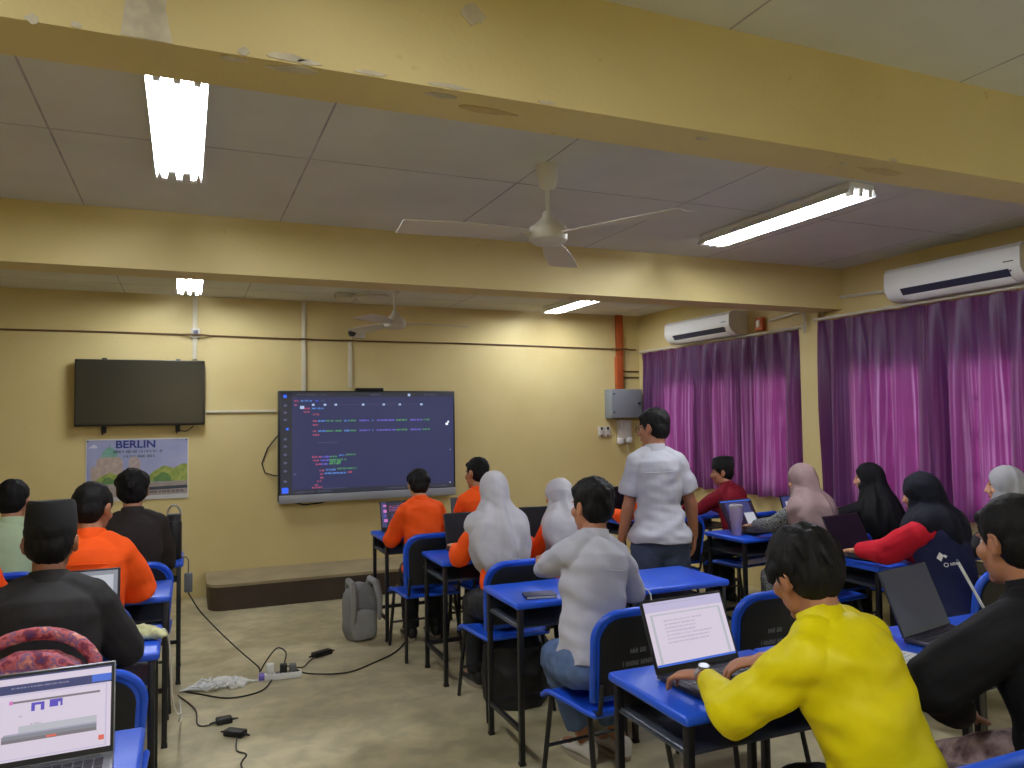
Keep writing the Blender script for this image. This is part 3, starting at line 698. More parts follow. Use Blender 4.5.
def laptop(label, x, y, rz, content, open_deg=108, w=.33, d=.225, shell=DKLAP, z=DZ, lidmat=None, logo=None):
    """x, y: centre of the base; the user sits on the -y side in its own frame"""
    L = thing('laptop', label, 'laptop', (x, y, z + .0005), rz, 'laptops on the desks')
    h = w / 2
    g = G(); g.box(-h, h, -d / 2, d / 2, .002, .018, 0, .005); obj('base', g, shell, L)
    g = G()
    for j in range(5):
        for i in range(13):
            kx = -h * .88 + i * (h * 1.76 / 13); ky = d * .38 - j * d * .095
            g.box(kx, kx + h * 1.76 / 13 - .003, ky - d * .082, ky, .0175, .0195)
    obj('keyboard', g, KEYS, L, 0)
    g = G(); g.box(-.05, .05, -d * .44, -d * .16, .0172, .0186, 0, .0005); obj('touchpad', g, DKGREY, L)
    a = math.radians(open_deg)
    M = Matrix.Translation((0, d / 2 - .006, .018)) @ Matrix.Rotation(PI / 2 - (a - PI / 2) - PI / 2 + 0, 4, 'X') if False else Matrix.Translation((0, d / 2 - .004, .016)) @ Matrix.Rotation(-(a - PI / 2), 4, 'X')
    # lid frame: x right, z up along the lid, -y towards the user
    g = G(); g.box(-h, h, 0, .007, 0, d, 0, .003); g.xf(M); lid = obj('lid', g, lidmat or shell, L)
    g = G(); g.tube([(-h * .8, .004, .0), (h * .8, .004, .0)], .006, 8).xf(M); obj('hinge', g, BLACK, L)
    g = G(); g.box(-h + .003, h - .003, -.0012, .001, .006, d - .003, 0); g.xf(M); bz = obj('bezel', g, BLACK, lid)
    mats = []; g = G(); lay = -.0013; u0, u1, v0, v1 = -h + .010, h - .010, .020, d - .009
    def idx(k):
        if SC[k] not in mats: mats.append(SC[k])
        return mats.index(SC[k])
    for it in content:
        lay -= .00012; k, a0, b0, a1, b1 = it[:5]; X = lambda t: u0 + (u1 - u0) * t; Z = lambda t: v1 + (v0 - v1) * t
        if len(it) > 5:
            rs = random.Random(it[5]); n = it[6] if len(it) > 6 else 1
            for q in range(n):
                yy = b0 + (b1 - b0) * (q + .5) / n; e = a0 + (a1 - a0) * (1 if n == 1 else rs.uniform(.5, 1)); scribble(g, X(a0), X(e), Z(yy), (v1 - v0) * (b1 - b0) / n * .45, rs, idx(k), lambda p, q2, l=lay: V((p, l, q2)))
        else: g.quad((X(a0), lay, Z(b1)), (X(a1), lay, Z(b1)), (X(a1), lay, Z(b0)), (X(a0), lay, Z(b0)), idx(k))
    g.xf(M); obj('screen', g, mats, lid, 0)
    if logo:
        g = G(); g.disc((0, .0068, d * .55), .014, (0, 1, 0), .001, 20); g.xf(M); obj('lid_badge', g, logo, lid)
    return L
CALL = [('white', 0, 0, 1, 1), ('navy', 0, 0, 1, .02), ('white', 0, .02, 1, .10), ('navy', 0, .10, 1, .21), ('blue', .86, .10, 1, .19), ('line', .3, .13, .7, .17, 4), ('tint', .02, .22, .97, .98), ('white', .03, .23, .96, .97),
        ('mid', .30, .30, .92, .325), ('pink', .29, .29, .315, .335), ('purple', .44, .34, .53, .44), ('white', .465, .37, .505, .44), ('purple', .565, .33, .655, .42), ('white', .625, .37, .64, .42), ('line', .36, .47, .40, .52, 8), ('mid', .44, .58, .51, .61, 9), ('pale', .36, .60, .90, .70), ('line', .26, .68, .90, .72), ('grey', .25, .70, .90, .76), ('mid', .25, .745, .90, .785), ('red', .55, .75, .62, .775), ('red', .915, .85, .955, .91)]
DOC = [('white', 0, 0, 1, 1), ('tint', 0, 0, 1, .16), ('pale', .05, .2, .95, .96), ('white', .08, .22, .92, .96), ('line', .1, .03, .8, .07, 3), ('line', .2, .3, .8, .7, 5, 7), ('blue', 0, .965, 1, 1)]
CODE = [('dark', 0, 0, 1, 1), ('navy', 0, 0, .12, 1), ('pink', .05, .1, .13, .18), ('pink', .05, .3, .13, .42), ('purple', .05, .5, .12, .58), ('pink', .05, .68, .14, .8), ('pink', .2, .15, .7, .4, 3, 4), ('blue', .25, .5, .9, .75, 4, 4), ('purple', .2, .8, .6, .92, 6, 2)]
GREYS = [('grey', 0, 0, 1, 1), ('pale', .05, .08, .95, .92), ('line', .1, .2, .6, .5, 4, 3), ('red', .84, .40, .90, .47)]
OFF = [('black', 0, 0, 1, 1)]
MIXD = [('dark', 0, 0, 1, 1), ('navy', .12, .08, .9, .6), ('line', .2, .2, .6, .4, 3, 3), ('pale', .62, .52, .95, .97), ('blue', .0, .0, 1, .05)]
# ------------------------------------------------------------------ backpacks
def rbackpack(name, label, cat, loc, rz, size, mats_, flat=False, handle=True):
    w, d, h = size
    B = thing(name, label, cat, loc, rz)
    def body(w, d, z0, z1, y, top=.5, n=20):
        g = G(); rings = []
        for k in range(12):
            t = k / 11; z = z0 + (z1 - z0) * t; s = (math.sin(PI * min(1, .22 + .30 * t / .25)) if False else 1)
            s = min(1, .80 + t * 1.2) if t < .2 else (1 if t < .68 else math.sqrt(max(.02, 1 - ((t - .68) / .33) ** 2)))
            sw = .95 if t < .05 else 1
            ring = []
            for i in range(n):
                a = 2 * PI * i / n; ca, sa = math.cos(a), math.sin(a); p = .55
                ring.append(V((w / 2 * s * sw * abs(ca) ** p * (1 if ca > 0 else -1), y + d / 2 * (s * .4 + .6) * abs(sa) ** p * (1 if sa > 0 else -1), z)))
            rings.append(ring)
        g.loft(rings); return g
    def cloth(g, vox, amp, seed):
        me = remesh(g, vox, 4); displace(me, lambda p, n: amp * mnoise.noise(p * 11 + V((seed, 0, 0))) + amp * .6 * ridge(p * 17 + V((0, seed, 0)))); return me
    link('main_pouch', cloth(body(w, d, 0, h, 0), .010, .007, 1), mats_[0], B)
    link('front_pocket', cloth(body(w * .80, d * .45, h * .04, h * .58, -d * .55), .009, .006, 4), mats_[1], B)
    g = G()
    g.tube([(w * .44 * math.cos(PI * t / 10), -d * .08 - .02, h * .62 + h * .33 * math.sin(PI * t / 10)) for t in range(11)], .006, 6); obj('zip', g, mats_[2], B)
    return B
# ------------------------------------------------------------------ people
SKIN = mat('tan_skin', (168, 114, 82), .5, vary=.05, vscale=14); SKIN2 = mat('light_tan_skin', (190, 138, 104), .5, vary=.05, vscale=14); SKIN3 = mat('brown_skin', (142, 92, 64), .5, vary=.05, vscale=14)
HAIR = mat('black_hair', (15, 13, 12), .68, spec=.22)
EYEW = mat('eye_white', (225, 220, 212), .25); IRIS = mat('dark_iris', (30, 20, 15), .2)
SHOE_W = mat('white_shoe', (210, 206, 196), .55); SHOE_B = mat('black_shoe', (18, 18, 20), .5); SOLE = mat('shoe_sole', (150, 140, 120), .7)
def ik(S, W, a, b, hint):
    d = W - S; L = min(d.length, (a + b) * .999); dn = d.normalized()
    x = (a * a - b * b + L * L) / (2 * L); h = math.sqrt(max(0, a * a - x * x))
    hv = hint - dn * hint.dot(dn); hv = hv.normalized() if hv.length > 1e-6 else dn.orthogonal().normalized()
    return S + dn * x + hv * h, S + dn * L
def rotv(v, ax, deg): return Matrix.Rotation(math.radians(deg), 3, ax) @ v

def hand(g, W, fd, pn, side, s=1.0, curl=(18, 28, 22), spread=5):
    """W wrist, fd finger direction, pn back-of-hand normal, side: +1 thumb on +cross side; returns nothing, adds a palm, four fingers and a thumb"""
    fd = fd.normalized(); pn = (pn - fd * pn.dot(fd)).normalized(); ac = fd.cross(pn).normalized() * side   # towards the thumb
    pts = []
    for t, hw, ht in ((-.01, .024, .017), (.02, .031, .017), (.05, .038, .015), (.078, .040, .013), (.09, .036, .010)):
        c = W + fd * (t * s)
        pts.append([c + ac * (hw * s * math.cos(2 * PI * i / 14)) + pn * (ht * s * math.sin(2 * PI * i / 14)) for i in range(14)])
    g.loft(pts)
    for off, base, ln, ang in ((.029, .084, .066, 1), (.0095, .090, .074, .35), (-.0105, .087, .069, -.4), (-.029, .079, .053, -1.2)):
        B = W + fd * (base * s - .012 * s) + ac * (off * s); d = rotv(fd, pn, -side * ang * spread * -1.0 if False else 0)
        d = (fd + ac * (math.tan(math.radians(ang * spread)))).normalized(); ax = ac
        P = [B, B + d * .012 * s]; r = .0088 * s; rad = [r, r]
        dd = d.copy(); nn = pn.copy()
        for k, (f, c) in enumerate(zip((.45, .31, .24), curl)):
            c = math.radians(c); d2 = dd * math.cos(c) - nn * math.sin(c); nn = nn * math.cos(c) + dd * math.sin(c); dd = d2
            P.append(P[-1] + dd * ln * f * s); rad.append((.0084, .0078, .0066)[k] * s)
        g.tube(P, rad, 8)
    B = W + fd * .020 * s + ac * .026 * s - pn * .004 * s
    d = (fd * .62 + ac * .75 - pn * .25).normalized(); d2 = (fd * .90 + ac * .35 - pn * .28).normalized()
    g.tube([B, B + d * .032 * s, B + d * .032 * s + d2 * .026 * s, B + d * .030 * s + d2 * .050 * s], [.0125 * s, .0105 * s, .0092 * s, .0075 * s], 8)

seat_at = []
def person(name, label, x=0, y=0, rz=0, headxy=None, hz=.575, lean=8, side=0, twist=0, hunch=1.0, s=1.0, sw=.84, head=(0, 0, 0), lh=None, rh=None, lhint=(-.7, -.3, -.6), rhint=(.7, -.3, -.6),
           skin=None, vox=.006, shirt=None, sleeve='long', shirt_mats=None, loose=.02, hem=-.05, wr=.006, collar=True, trousers=None, hair='short', hair_vol=1.0, hijab=None, hijab_len=.30, songkok=False,
           glasses=False, stand=False, knees=(-.09, .09), shoes=SHOE_B, feet_y=.42, foot_pull=(0, 0), hand_n=None, hand_curl=(18, 28, 22), cuffs=False, chestw=1.0, hijab_mat=None, skirt=None, legsplay=None, sleeve_mat=None, hdir=(None, None), watch=False, yoke=False, hem_flare=.02, head_fwd=.035, seed=None, seat=None, ankle=1.0, cape=1.0, sl_end=.93, desk_x=None, emblem=False):
    seed = seed if seed is not None else (hash_of(label) % 97)
    skin = skin or SKIN
    P = V((0, 0, hz))
    def dr(f): 
        a = math.radians(lean * f); b = math.radians(side * f)
        return V((math.sin(b), math.sin(a) * math.cos(b), math.cos(a) * math.cos(b))).normalized()
    seg = [(0.16 * s, dr(.55)), (.17 * s, dr(1.0)), (.19 * s, dr(1.0 + .35 * hunch))]
    sp = [P]
    for l, d in seg: sp.append(sp[-1] + d * l)
    Ltot = .52 * s
    def at(t):   # point and up-direction along the spine, t in units of s (0...0.52)
        t *= s; 
        if t < 0: return P + seg[0][1] * t, seg[0][1]
        acc = 0
        for k, (l, d) in enumerate(seg):
            if t <= acc + l or k == 2:
                u = t - acc; dn = d if k == 2 else (d * (1 - u / l * .5) + seg[k + 1][1] * (u / l * .5)).normalized()
                return sp[k] + d * u, dn
            acc += l
    def frame(t):
        p, u = at(t); tw = math.radians(twist * max(0, min(1, t / .45))); r = V((math.cos(tw), math.sin(tw), 0)); r = (r - u * r.dot(u)).normalized(); f = u.cross(r); return p, r, f, u
    RING = [(-.075, .120, .095, -.005), (-.04, .158, .118, -.005), (.0, .170, .122, -.008), (.09, .158, .112, 0), (.19, .146, .103, .004), (.31, .158, .112, .006), (.40, .166, .112, 0), (.455, .152, .098, -.004), (.495, .112, .078, -.004), (.52, .062, .060, 0)]
    def torso(g, off, t0=-.1, t1=1, flare=0.0, n=28, collar_h=0):
        rings = []
        for t, a, b, yo in RING:
            if t < t0 - .001 or t > t1: continue
            p, r, f, u = frame(t); e = off if t < .48 else off * .55
            fl = flare * max(0, (.12 - t) / .2)
            A = (a * sw * chestw) * s + e + fl; B = b * s + e + fl; ring = []
            for i in range(n):
                an = 2 * PI * i / n; ca, sa = math.cos(an), math.sin(an)
                ring.append(p + r * (A * abs(ca) ** .85 * (1 if ca > 0 else -1)) + f * (yo * s + B * abs(sa) ** .9 * (1 if sa > 0 else -1)))
            rings.append(ring)
        g.loft(rings)
    pN, rN, fN, uN = frame(.52); pS, rS, fS, uS = frame(.47)
    SL = pS - rS * (.152 * sw * s) - uS * .018 * s; SR = pS + rS * (.152 * sw * s) - uS * .018 * s
    # head
    hc = pN + uN * .075 * s + V((0, 0, .075 * s)) + fN * head_fwd * s
    yaw, pit, rol = [math.radians(v) for v in head]
    HM = Matrix.Rotation(yaw, 3, 'Z') @ Matrix.Rotation(-pit, 3, 'X') @ Matrix.Rotation(rol, 3, 'Y')
    hx, hy, hu = HM @ V((1, 0, 0)), HM @ V((0, 1, 0)), HM @ V((0, 0, 1)); hax = (hx, hy, hu)
    H = lambda p: hc + (hx * p[0] + hy * p[1] + hu * p[2]) * s
    if headxy:
        o_ = Matrix.Rotation(math.radians(rz), 3, 'Z') @ hc; x, y = headxy[0] - o_.x, headxy[1] - o_.y
    R0 = thing(name, label, 'person', (x, y, 0), math.radians(rz))
    inv = (Matrix.Translation((x, y, 0)) @ Matrix.Rotation(math.radians(rz), 4, 'Z')).inverted()
    ua, fa = .275 * s, .245 * s
    def tgt(t, dflt): return inv @ V(t) if t is not None else dflt
    WL = tgt(lh, SL + V((-.05, .05, -.50)) * s); WR = tgt(rh, SR + V((.05, .05, -.50)) * s)
    EL, WL = ik(SL, WL, ua, fa, V(lhint)); ER, WR = ik(SR, WR, ua, fa, V(rhint))
    if desk_x is not None:
        ky = .41 * s; c_, s_ = math.cos(math.radians(rz)), math.sin(math.radians(rz)); kx = max(-.22, min(.22, (desk_x - x + ky * s_) / c_)); kh = abs(knees[1] - knees[0]) / 2; knees = (kx - kh + .085 * s, kx + kh - .085 * s)
    # legs
    HL, HR = P + V((-.085 * s, 0, -.01)), P + V((.085 * s, 0, -.01))
    th, sh = .42 * s, .40 * s
    if stand:
        KL, KR = V((-.095, .02, .47 * hz / .88)), V((.095, .02, .47 * hz / .88)); AL, AR = V((-.10, -.02 + foot_pull[0], .085)), V((.10, -.02 + foot_pull[1], .085))
    else:
        KL, KR = HL + V((knees[0], math.sqrt(max(.01, th ** 2 - knees[0] ** 2)), -.085)), HR + V((knees[1], math.sqrt(max(.01, th ** 2 - knees[1] ** 2)), -.085))
        AL, AR = V((KL.x, KL.y - .04 + foot_pull[0], .085)), V((KR.x, KR.y - .04 + foot_pull[1], .085))
        if legsplay: AL = AL + V((legsplay[0], 0, 0)); AR = AR + V((legsplay[1], 0, 0))
    # ---- body
    g = G(); torso(g, 0)
    g.tube([pN - uN * .05 * s, pN, H((0, -.022, -.065)), H((0, -.02, -.02))], [.068 * s, .056 * s, .053 * s, .055 * s], 14)
    for S_ in (SL, SR):
        g.ell(S_, (.053 * s,) * 3); g.tube([pN - uN * .015 * s, (pN + S_) / 2 + uS * .012 * s, S_], [.05 * s, .05 * s, .055 * s], 10)
    for S_, E_, W_, sd, tg, hd in ((SL, EL, WL, -1, lh, hdir[0]), (SR, ER, WR, 1, rh, hdir[1])):
        g.tube([S_, S_.lerp(E_, .35), E_], [.050 * s, .046 * s, .038 * s], 12)
        g.tube([E_, E_.lerp(W_, .3), W_], [.041 * s, .040 * s, .026 * s], 12)
        fd = (W_ - E_).normalized()
        if hd is not None: fd = (inv.to_3x3() @ V(hd)).normalized()
        elif tg is not None and not stand: fd = (fd + V((0, .6, -.1))).normalized()
        pn = V(hand_n) if hand_n else (V((0, 0, 1)) if tg is not None and not stand else V((sd, -.25, 0)))
        sd2 = sd if (tg is not None and not stand) else sd
        # thumb side: for a palm-down left hand the thumb points to +x; hand() uses fd x pn * side
        ac = fd.cross(pn); want = V((-sd, 0, 0)) if (tg is not None and not stand) else V((0, 1, 0))
        hand(g, W_, fd, pn, 1 if ac.dot(want) > 0 else -1, s, hand_curl)
    for h_, k_, a_ in ((HL, KL, AL), (HR, KR, AR)):
        g.tube([h_, h_.lerp(k_, .4), k_], [.085 * s, .078 * s, .056 * s], 14); g.tube([k_, k_.lerp(a_, .3), a_], [.055 * s, .054 * s, .036 * s], 12)
        g.tube([a_ - V((0, .03, .03)), a_ + V((0, .12, -.05)), a_ + V((0, .17, -.055))], [.036, .030, .022], 10)
    if not stand: g.ell(P + V((0, -.02, -.03)), (.165 * s, .125 * s, .06 * s))
    g.ell(H((0, -.012, .025)), (.074 * s, .092 * s, .088 * s), hax, 24, 16); g.ell(H((0, .025, -.045)), (.057 * s, .064 * s, .074 * s), hax, 20, 14)
    g.ell(H((0, .062, -.098)), (.026 * s, .022 * s, .020 * s), hax); g.ell(H((0, .074, .022)), (.048 * s, .014 * s, .010 * s), hax)
    g.tube([H((0, .084, .014)), H((0, .098, -.012)), H((0, .104, -.030))], [.008 * s, .010 * s, .0135 * s], 10); g.ell(H((.012, .092, -.033)), (.009 * s,) * 3, hax, 8, 6); g.ell(H((-.012, .092, -.033)), (.009 * s,) * 3, hax, 8, 6)
    g.ell(H((0, .083, -.059)), (.024 * s, .010 * s, .0065 * s), hax); g.ell(H((0, .081, -.070)), (.020 * s, .010 * s, .0065 * s), hax)
    for q in (-1, 1):
        g.ell(H((q * .038, .056, -.024)), (.028 * s, .024 * s, .026 * s), hax)
        ea = (HM @ Matrix.Rotation(-q * .35, 3, 'Z') @ V((1, 0, 0)), HM @ Matrix.Rotation(-q * .35, 3, 'Z') @ V((0, 1, 0)), hu)
        if not hijab: 
            g.ell(H((q * .079, -.008, -.004)), (.009 * s, .020 * s, .033 * s), ea, 12, 8); g.tube([H((q * .080, .004, -.030)), H((q * .086, -.012, -.028)), H((q * .090, -.026, -.002)), H((q * .088, -.018, .026)), H((q * .081, .004, .026))], .0055 * s, 6)
    body = link('body', remesh(g, vox, 3), skin, R0)
    for q in (-1, 1):
        g = G(); c = H((q * .031, .0615, .004)); g.ell(c, (.0110 * s,) * 3, hax, 12, 8, 0); g.ell(c + hy * .0045 * s, (.0062 * s, .0078 * s, .0062 * s), hax, 10, 6, 1); obj('eye', g, [EYEW, IRIS], R0)
        g = G(); g.tube([H((q * .012, .083, .028)), H((q * .030, .0725, .033)), H((q * .046, .059, .028))], [.0035 * s, .0042 * s, .0025 * s], 6); obj('eyebrow', g, HAIR, R0)
    g = G(); g.ell(H((0, .088, -.0645)), (.019 * s, .0075 * s, .0055 * s), hax, 12, 8); obj('lips', g, mat('lip_skin', (150, 86, 74), .5), R0)
    # ---- trousers / skirt
    tm = trousers or mat('black_trousers', (20, 21, 26), .7)
    g = G(); o = .014
    rings = []
    g.ell(P + V((0, -.01, -.02)), (.156 * s + o, .128 * s + o, .085 * s + o) if not stand else (.150 * s, .130 * s, .125 * s), None, 20, 12)
    shin_end = .9
    for h_, k_, a_ in ((HL, KL, AL), (HR, KR, AR)):
        if skirt: continue
        g.tube([h_, h_.lerp(k_, .4), k_], [.088 * s + o, .086 * s + o, .066 * s + o], 14, 0); e = k_.lerp(a_, ankle)
        g.tube([k_, k_.lerp(a_, .3), e], [.066 * s + o, .062 * s + o, .052 * s + o], 14, 0, False)
    if skirt:
        g.tube([P + V((0, .02, -.01)), P + V((0, .2, .0)), (KL + KR) / 2 + V((0, -.02, 0))], [.13 * s, .115 * s, .10 * s], 18); 
        for h_, k_, a_ in ((HL, KL, AL), (HR, KR, AR)): g.tube([h_, k_], [.092 * s, .082 * s], 12); g.tube([k_ + V((0, -.02, 0)), k_.lerp(a_, .95)], [.10 * s, .12 * s], 14, 0, False)
    me = remesh(g, max(vox, .007), 4); displace(me, lambda p, n: .005 * ridge(V((p.x * 9, p.y * 6, p.z * 14)) + V((seed, 0, 0))) + .003 * mnoise.noise(p * 24)); link('skirt' if skirt else 'trousers', me, tm, R0)
    # ---- shoes
    for a_ in (AL, AR):
        g = G(); rings = []
        for t, hw, z1 in ((-.065, .024, .075), (-.05, .038, .105), (0, .040, .105), (.05, .042, .080), (.10, .046, .05), (.15, .044, .042), (.19, .030, .034), (.205, .012, .026)):
            rings.append([V((a_.x + hw * math.cos(2 * PI * i / 14), a_.y + t, .012 + (z1 - .012) * (.5 + .5 * math.sin(2 * PI * i / 14)))) for i in range(14)])
        g.loft(rings); so = obj('shoe', g, shoes or SHOE_B, R0, 60)
        g = G(); g.prism([(a_.x + .048 * math.cos(2 * PI * i / 18) * (1 - .12 * math.sin(2 * PI * i / 18)), a_.y + .068 + .142 * math.sin(2 * PI * i / 18)) for i in range(18)], 'z', 0, .02); obj('sole', g, SOLE, so)
    # ---- shirt
    sm = shirt
    g = G(); torso(g, loose, hem, 1, hem_flare)
    for S_ in (SL, SR):
        g.ell(S_, (.055 * s + loose * .7,) * 3); g.tube([pN - uN * .015 * s, (pN + S_) / 2 + uS * .012 * s, S_], [.060 * s, .062 * s, .056 * s + loose * .5], 12)
    pU, rU, fU, uU = frame(.42); g.ell(pU - fU * .012, (.150 * sw * s + loose, .098 * s + loose, .075 * s), (rU, fU, uU), 20, 12)
    slv = G() if sleeve_mat else g
    for S_, E_, W_ in ((SL, EL, WL), (SR, ER, WR)):
        if sleeve == 'long':
            e = E_.lerp(W_, sl_end)
            slv.tube([S_, S_.lerp(E_, .4), E_, ], [.054 * s + loose * .8, .051 * s + loose * .9, .045 * s + loose * .9], 14)
            slv.tube([E_, E_.lerp(W_, .35), e], [.045 * s + loose * .9, .042 * s + loose * .7, .033 * s + loose * .35], 14, 0, False)
        else:
            f_ = sleeve if isinstance(sleeve, float) else .72
            slv.tube([S_, S_.lerp(E_, f_ * .5), S_.lerp(E_, f_)], [.054 * s + loose * .8, .055 * s + loose, .056 * s + loose * 1.1], 16, 0, False)
    rx = Matrix.Rotation(.45 if seed % 2 else -.45, 3, 'Y')
    def fold(p, n):
        q = rx @ p; ph = q.z * 44 + q.x * 9 + 4.5 * mnoise.noise(q * 3.4 + V((seed * 1.7, 0, 0))); m_ = max(0, min(1, .35 + 1.7 * mnoise.noise(p * 3.6 + V((0, seed, 3)))))
        a = math.sin(ph) * m_ * .9; b = 1.5 * mnoise.noise(V((q.x * 5 + seed, q.y * 5, q.z * 15))) + .8 * mnoise.noise(V((p.x * 11 + p.z * 9, p.y * 11, p.z * 20 + seed)))
        low = 1.0 + .9 * max(0, (P.z + .22 - p.z) / .25)
        de = min((p - EL).length, (p - ER).length); k = 1 + 1.2 * max(0, 1 - de / .12)
        return wr * (.5 * a + .75 * b) * min(2.2, low) * (.6 + .4 * k)
    me = remesh(g, max(vox, .006), 8); displace(me, fold); so = link('shirt', me, sm, R0)
    if sleeve_mat:
        me = remesh(slv, max(vox, .006), 3); displace(me, lambda p, n: fold(p, n) + .004); link('sleeves', me, sleeve_mat, R0)
    if collar:
        g = G(); rings = []
        for zz, ra, rb in ((-.025, .080, .076), (.012, .070, .066), (.046, .064, .060), (.049, .060, .057), (.0, .060, .057)):
            c = pN + uN * zz * s + fN * .002; rings.append([c + rN * (ra * s * math.cos(2 * PI * i / 24)) + fN * (rb * s * math.sin(2 * PI * i / 24)) for i in range(24)])
        g.loft(rings, 0, False); obj('collar', g, sm, so, 60)
    if yoke:
        g = G(); pts = []
        for i in range(15):
            u = i / 14 * 2 - 1; p, r, f, u_ = frame(.385); pts.append(p + r * (u * .155 * sw * s) - f * ((.112 * s + loose + .004) * math.sqrt(max(0, 1 - (u * .86) ** 2)) ** .9) )
        g.tube(pts, .0028, 6); obj('yoke_seam', g, sm, so)
    if cuffs:
        for E_, W_ in ((EL, WL), (ER, WR)):
            g = G(); d = (W_ - E_).normalized(); c = E_.lerp(W_, .90); g.tube([c - d * .02, c + d * .022], [.044 * s, .041 * s], 16, 0, False); obj('cuff', g, sm, so)
    if emblem:
        p, r, f, u = frame(.30); th = 2.28
        A_, B_ = .166 * sw * s + loose + .010, .112 * s + loose + .010
        def q(a, b): e = -math.pi / 2 - 1.12 + a / .14; return p + r * (A_ * math.cos(e)) + f * (B_ * math.sin(e)) + u * b
        g = G()
        g.add([q(-.020, .004), q(.0, .030), q(.014, .012), q(-.004, -.016)], [(0, 1, 2, 3)]); g.add([q(.016, .016), q(.028, .006), q(.020, -.004), q(.010, .006)], [(0, 1, 2, 3)])
        obj('emblem', g, WHITE, so, 0)
        g = G(); g.tube([q(.012 + .009 * math.cos(2 * PI * i / 14), -.036 + .009 * math.sin(2 * PI * i / 14)) for i in range(15)], .0022, 5); scribble(g, .03, .085, -.043, .014, random.Random(6), 0, q, (5, 6)); obj('lettering', g, WHITE, so, 0)
    if watch:
        d = (WL - EL).normalized(); c = EL.lerp(WL, .955)
        g = G(); g.tube([c - d * .009, c + d * .009], [.031 * s, .030 * s], 18, 0, False); wt = obj('watch', g, STEEL, R0)
        up = (V((0, 0, 1)) - d * d.z).normalized(); g = G(); g.disc(c + up * .026 * s, .017, up, .010, 18); obj('watch_case', g, SILV, wt)
    # ---- hair / headwear
    if not hijab:
        v = hair_vol; g = G()
        g.ell(H((0, -.022, .044)), (.082 * s * v, .096 * s * (.5 + .5 * v), .088 * s * v), hax, 24, 16)
        g.ell(H((0, -.045, .004)), (.077 * s * v, .066 * s * v, .084 * s), hax, 20, 14)
        for q in (-1, 1): g.ell(H((q * .070, .002, .030)), (.012 * s, .032 * s, .046 * s), hax)
        g.tube([H((-.045, .044, .072)), H((0, .056, .082)), H((.045, .044, .072))], [.018 * s * v, .021 * s * v, .018 * s * v], 10)
        if hair == 'mop':
            rs2 = random.Random(seed)
            for i in range(38):
                a = rs2.uniform(0, 2 * PI); e = rs2.uniform(.0, 1.25); d = V((math.cos(a) * math.cos(e), math.sin(a) * math.cos(e), math.sin(e)))
                if d.y > .55 and e < .6: continue
                b = V((d.x * .078 * v, -.022 + d.y * .09 * v, .042 + d.z * .085 * v)); t1 = b + V((d.x * .012, d.y * .012 + .004, d.z * .010 - .02)); t2 = t1 + V((d.x * .006, d.y * .006, -.026))
                g.tube([H(b * .95), H(t1), H(t2)], [.018 * s, .014 * s, .007 * s], 6)
        me = remesh(g, .004 if vox < .007 else .0055, 3)
        def hf(p, n):
            q = HM.transposed() @ (p - hc); a = math.atan2(q.x, q.y + .03); r = q.length
            return (.0030 * ridge(V((q.x * 34, q.y * 34, q.z * 12)) + V((seed, 0, 0))) + .0012 * mnoise.noise(V((q.x * 110, q.y * 110, q.z * 30))) + .004 * mnoise.noise(q * 22 + V((seed, 0, 0)))) * v
        displace(me, hf); link('hair', me, HAIR, R0)
    if songkok:
        SK = mat('black_velvet', (10, 10, 12), .85); g = G(); rings = []
        for z, a, b in ((.045, .084, .106), (.07, .085, .107), (.135, .079, .101), (.150, .074, .096), (.153, .066, .088)):
            rings.append([H((a * math.cos(2 * PI * i / 30), -.012 + b * math.sin(2 * PI * i / 30) - (z - .045) * .1, z + .006 * math.cos(4 * PI * i / 30))) for i in range(30)])
        g.loft(rings); obj('songkok', g, SK, R0, 40)
    if seat: seat_at.append((R0, seat))
    if hijab:
        hm_ = hijab_mat; g = G()
        for S_ in ((SL, SR) if hijab_len > .2 else ()): g.ell(S_ + uS * .004, (.055 * s + loose * .7 + .016,) * 3); g.tube([pN, S_], [.07 * s, .055 * s + loose * .7 + .012], 12)
        g.ell(H((0, -.016, .022)), (.084 * s, .106 * s, .102 * s), hax, 24, 16)
        g.ell(H((0, .004, -.055)), (.074 * s, .084 * s, .092 * s), hax, 20, 14)
        g.tube([H((0, -.05, .02)), H((0, -.055, -.06)), pN - fN * .03 * s - uN * .02 * s], [.076 * s, .074 * s, .088 * s], 18)
        rings = []
        for k in range(9):
            t = k / 8; tt = .60 - t * (hijab_len + .09); p, r, f, u = frame(max(.0, min(.52, tt))); p = p + u * (max(0, tt - .52) * s)
            wI = (.085, .115, .160, .190, .196, .190, .178, .155, .110)[k] * s * cape; dI = (.090, .108, .130, .145, .150, .150, .148, .140, .120)[k] * s
            rings.append([p + r * (wI * math.cos(2 * PI * i / 30)) + f * (dI * math.sin(2 * PI * i / 30)) - u * ((.05 * abs(math.sin(2 * PI * i / 30)) ** 3) * t * s) for i in range(30)])
        g.loft(rings)
        me = remesh(g, max(.006, vox), 10)
        def df(p, n):
            q = HM.transposed() @ (p - hc); dn = max(0, min(1, (-q.z + .02) / .22)); a = math.atan2(q.x, q.y + .02)
            return (.010 * math.sin(a * 7 + 2 * mnoise.noise(p * 7) + seed) * dn + .008 * ridge(V((a * 2.2, q.z * 3 + a, seed))) * (.35 + dn) + .004 * ridge(V((q.x * 10 + q.z * 12, q.y * 12, q.z * 6 + seed))))
        displace(me, df)
        bm = bmesh.new(); bm.from_mesh(me); M3 = HM.transposed(); kill = []
        for f_ in bm.faces:
            q = (M3 @ (f_.calc_center_median() - hc)) / s
            if q.y > .028 and (q.x / .060) ** 2 + ((q.z + .018) / .088) ** 2 < 1: kill.append(f_)
        bmesh.ops.delete(bm, geom=kill, context='FACES'); bm.to_mesh(me); bm.free()
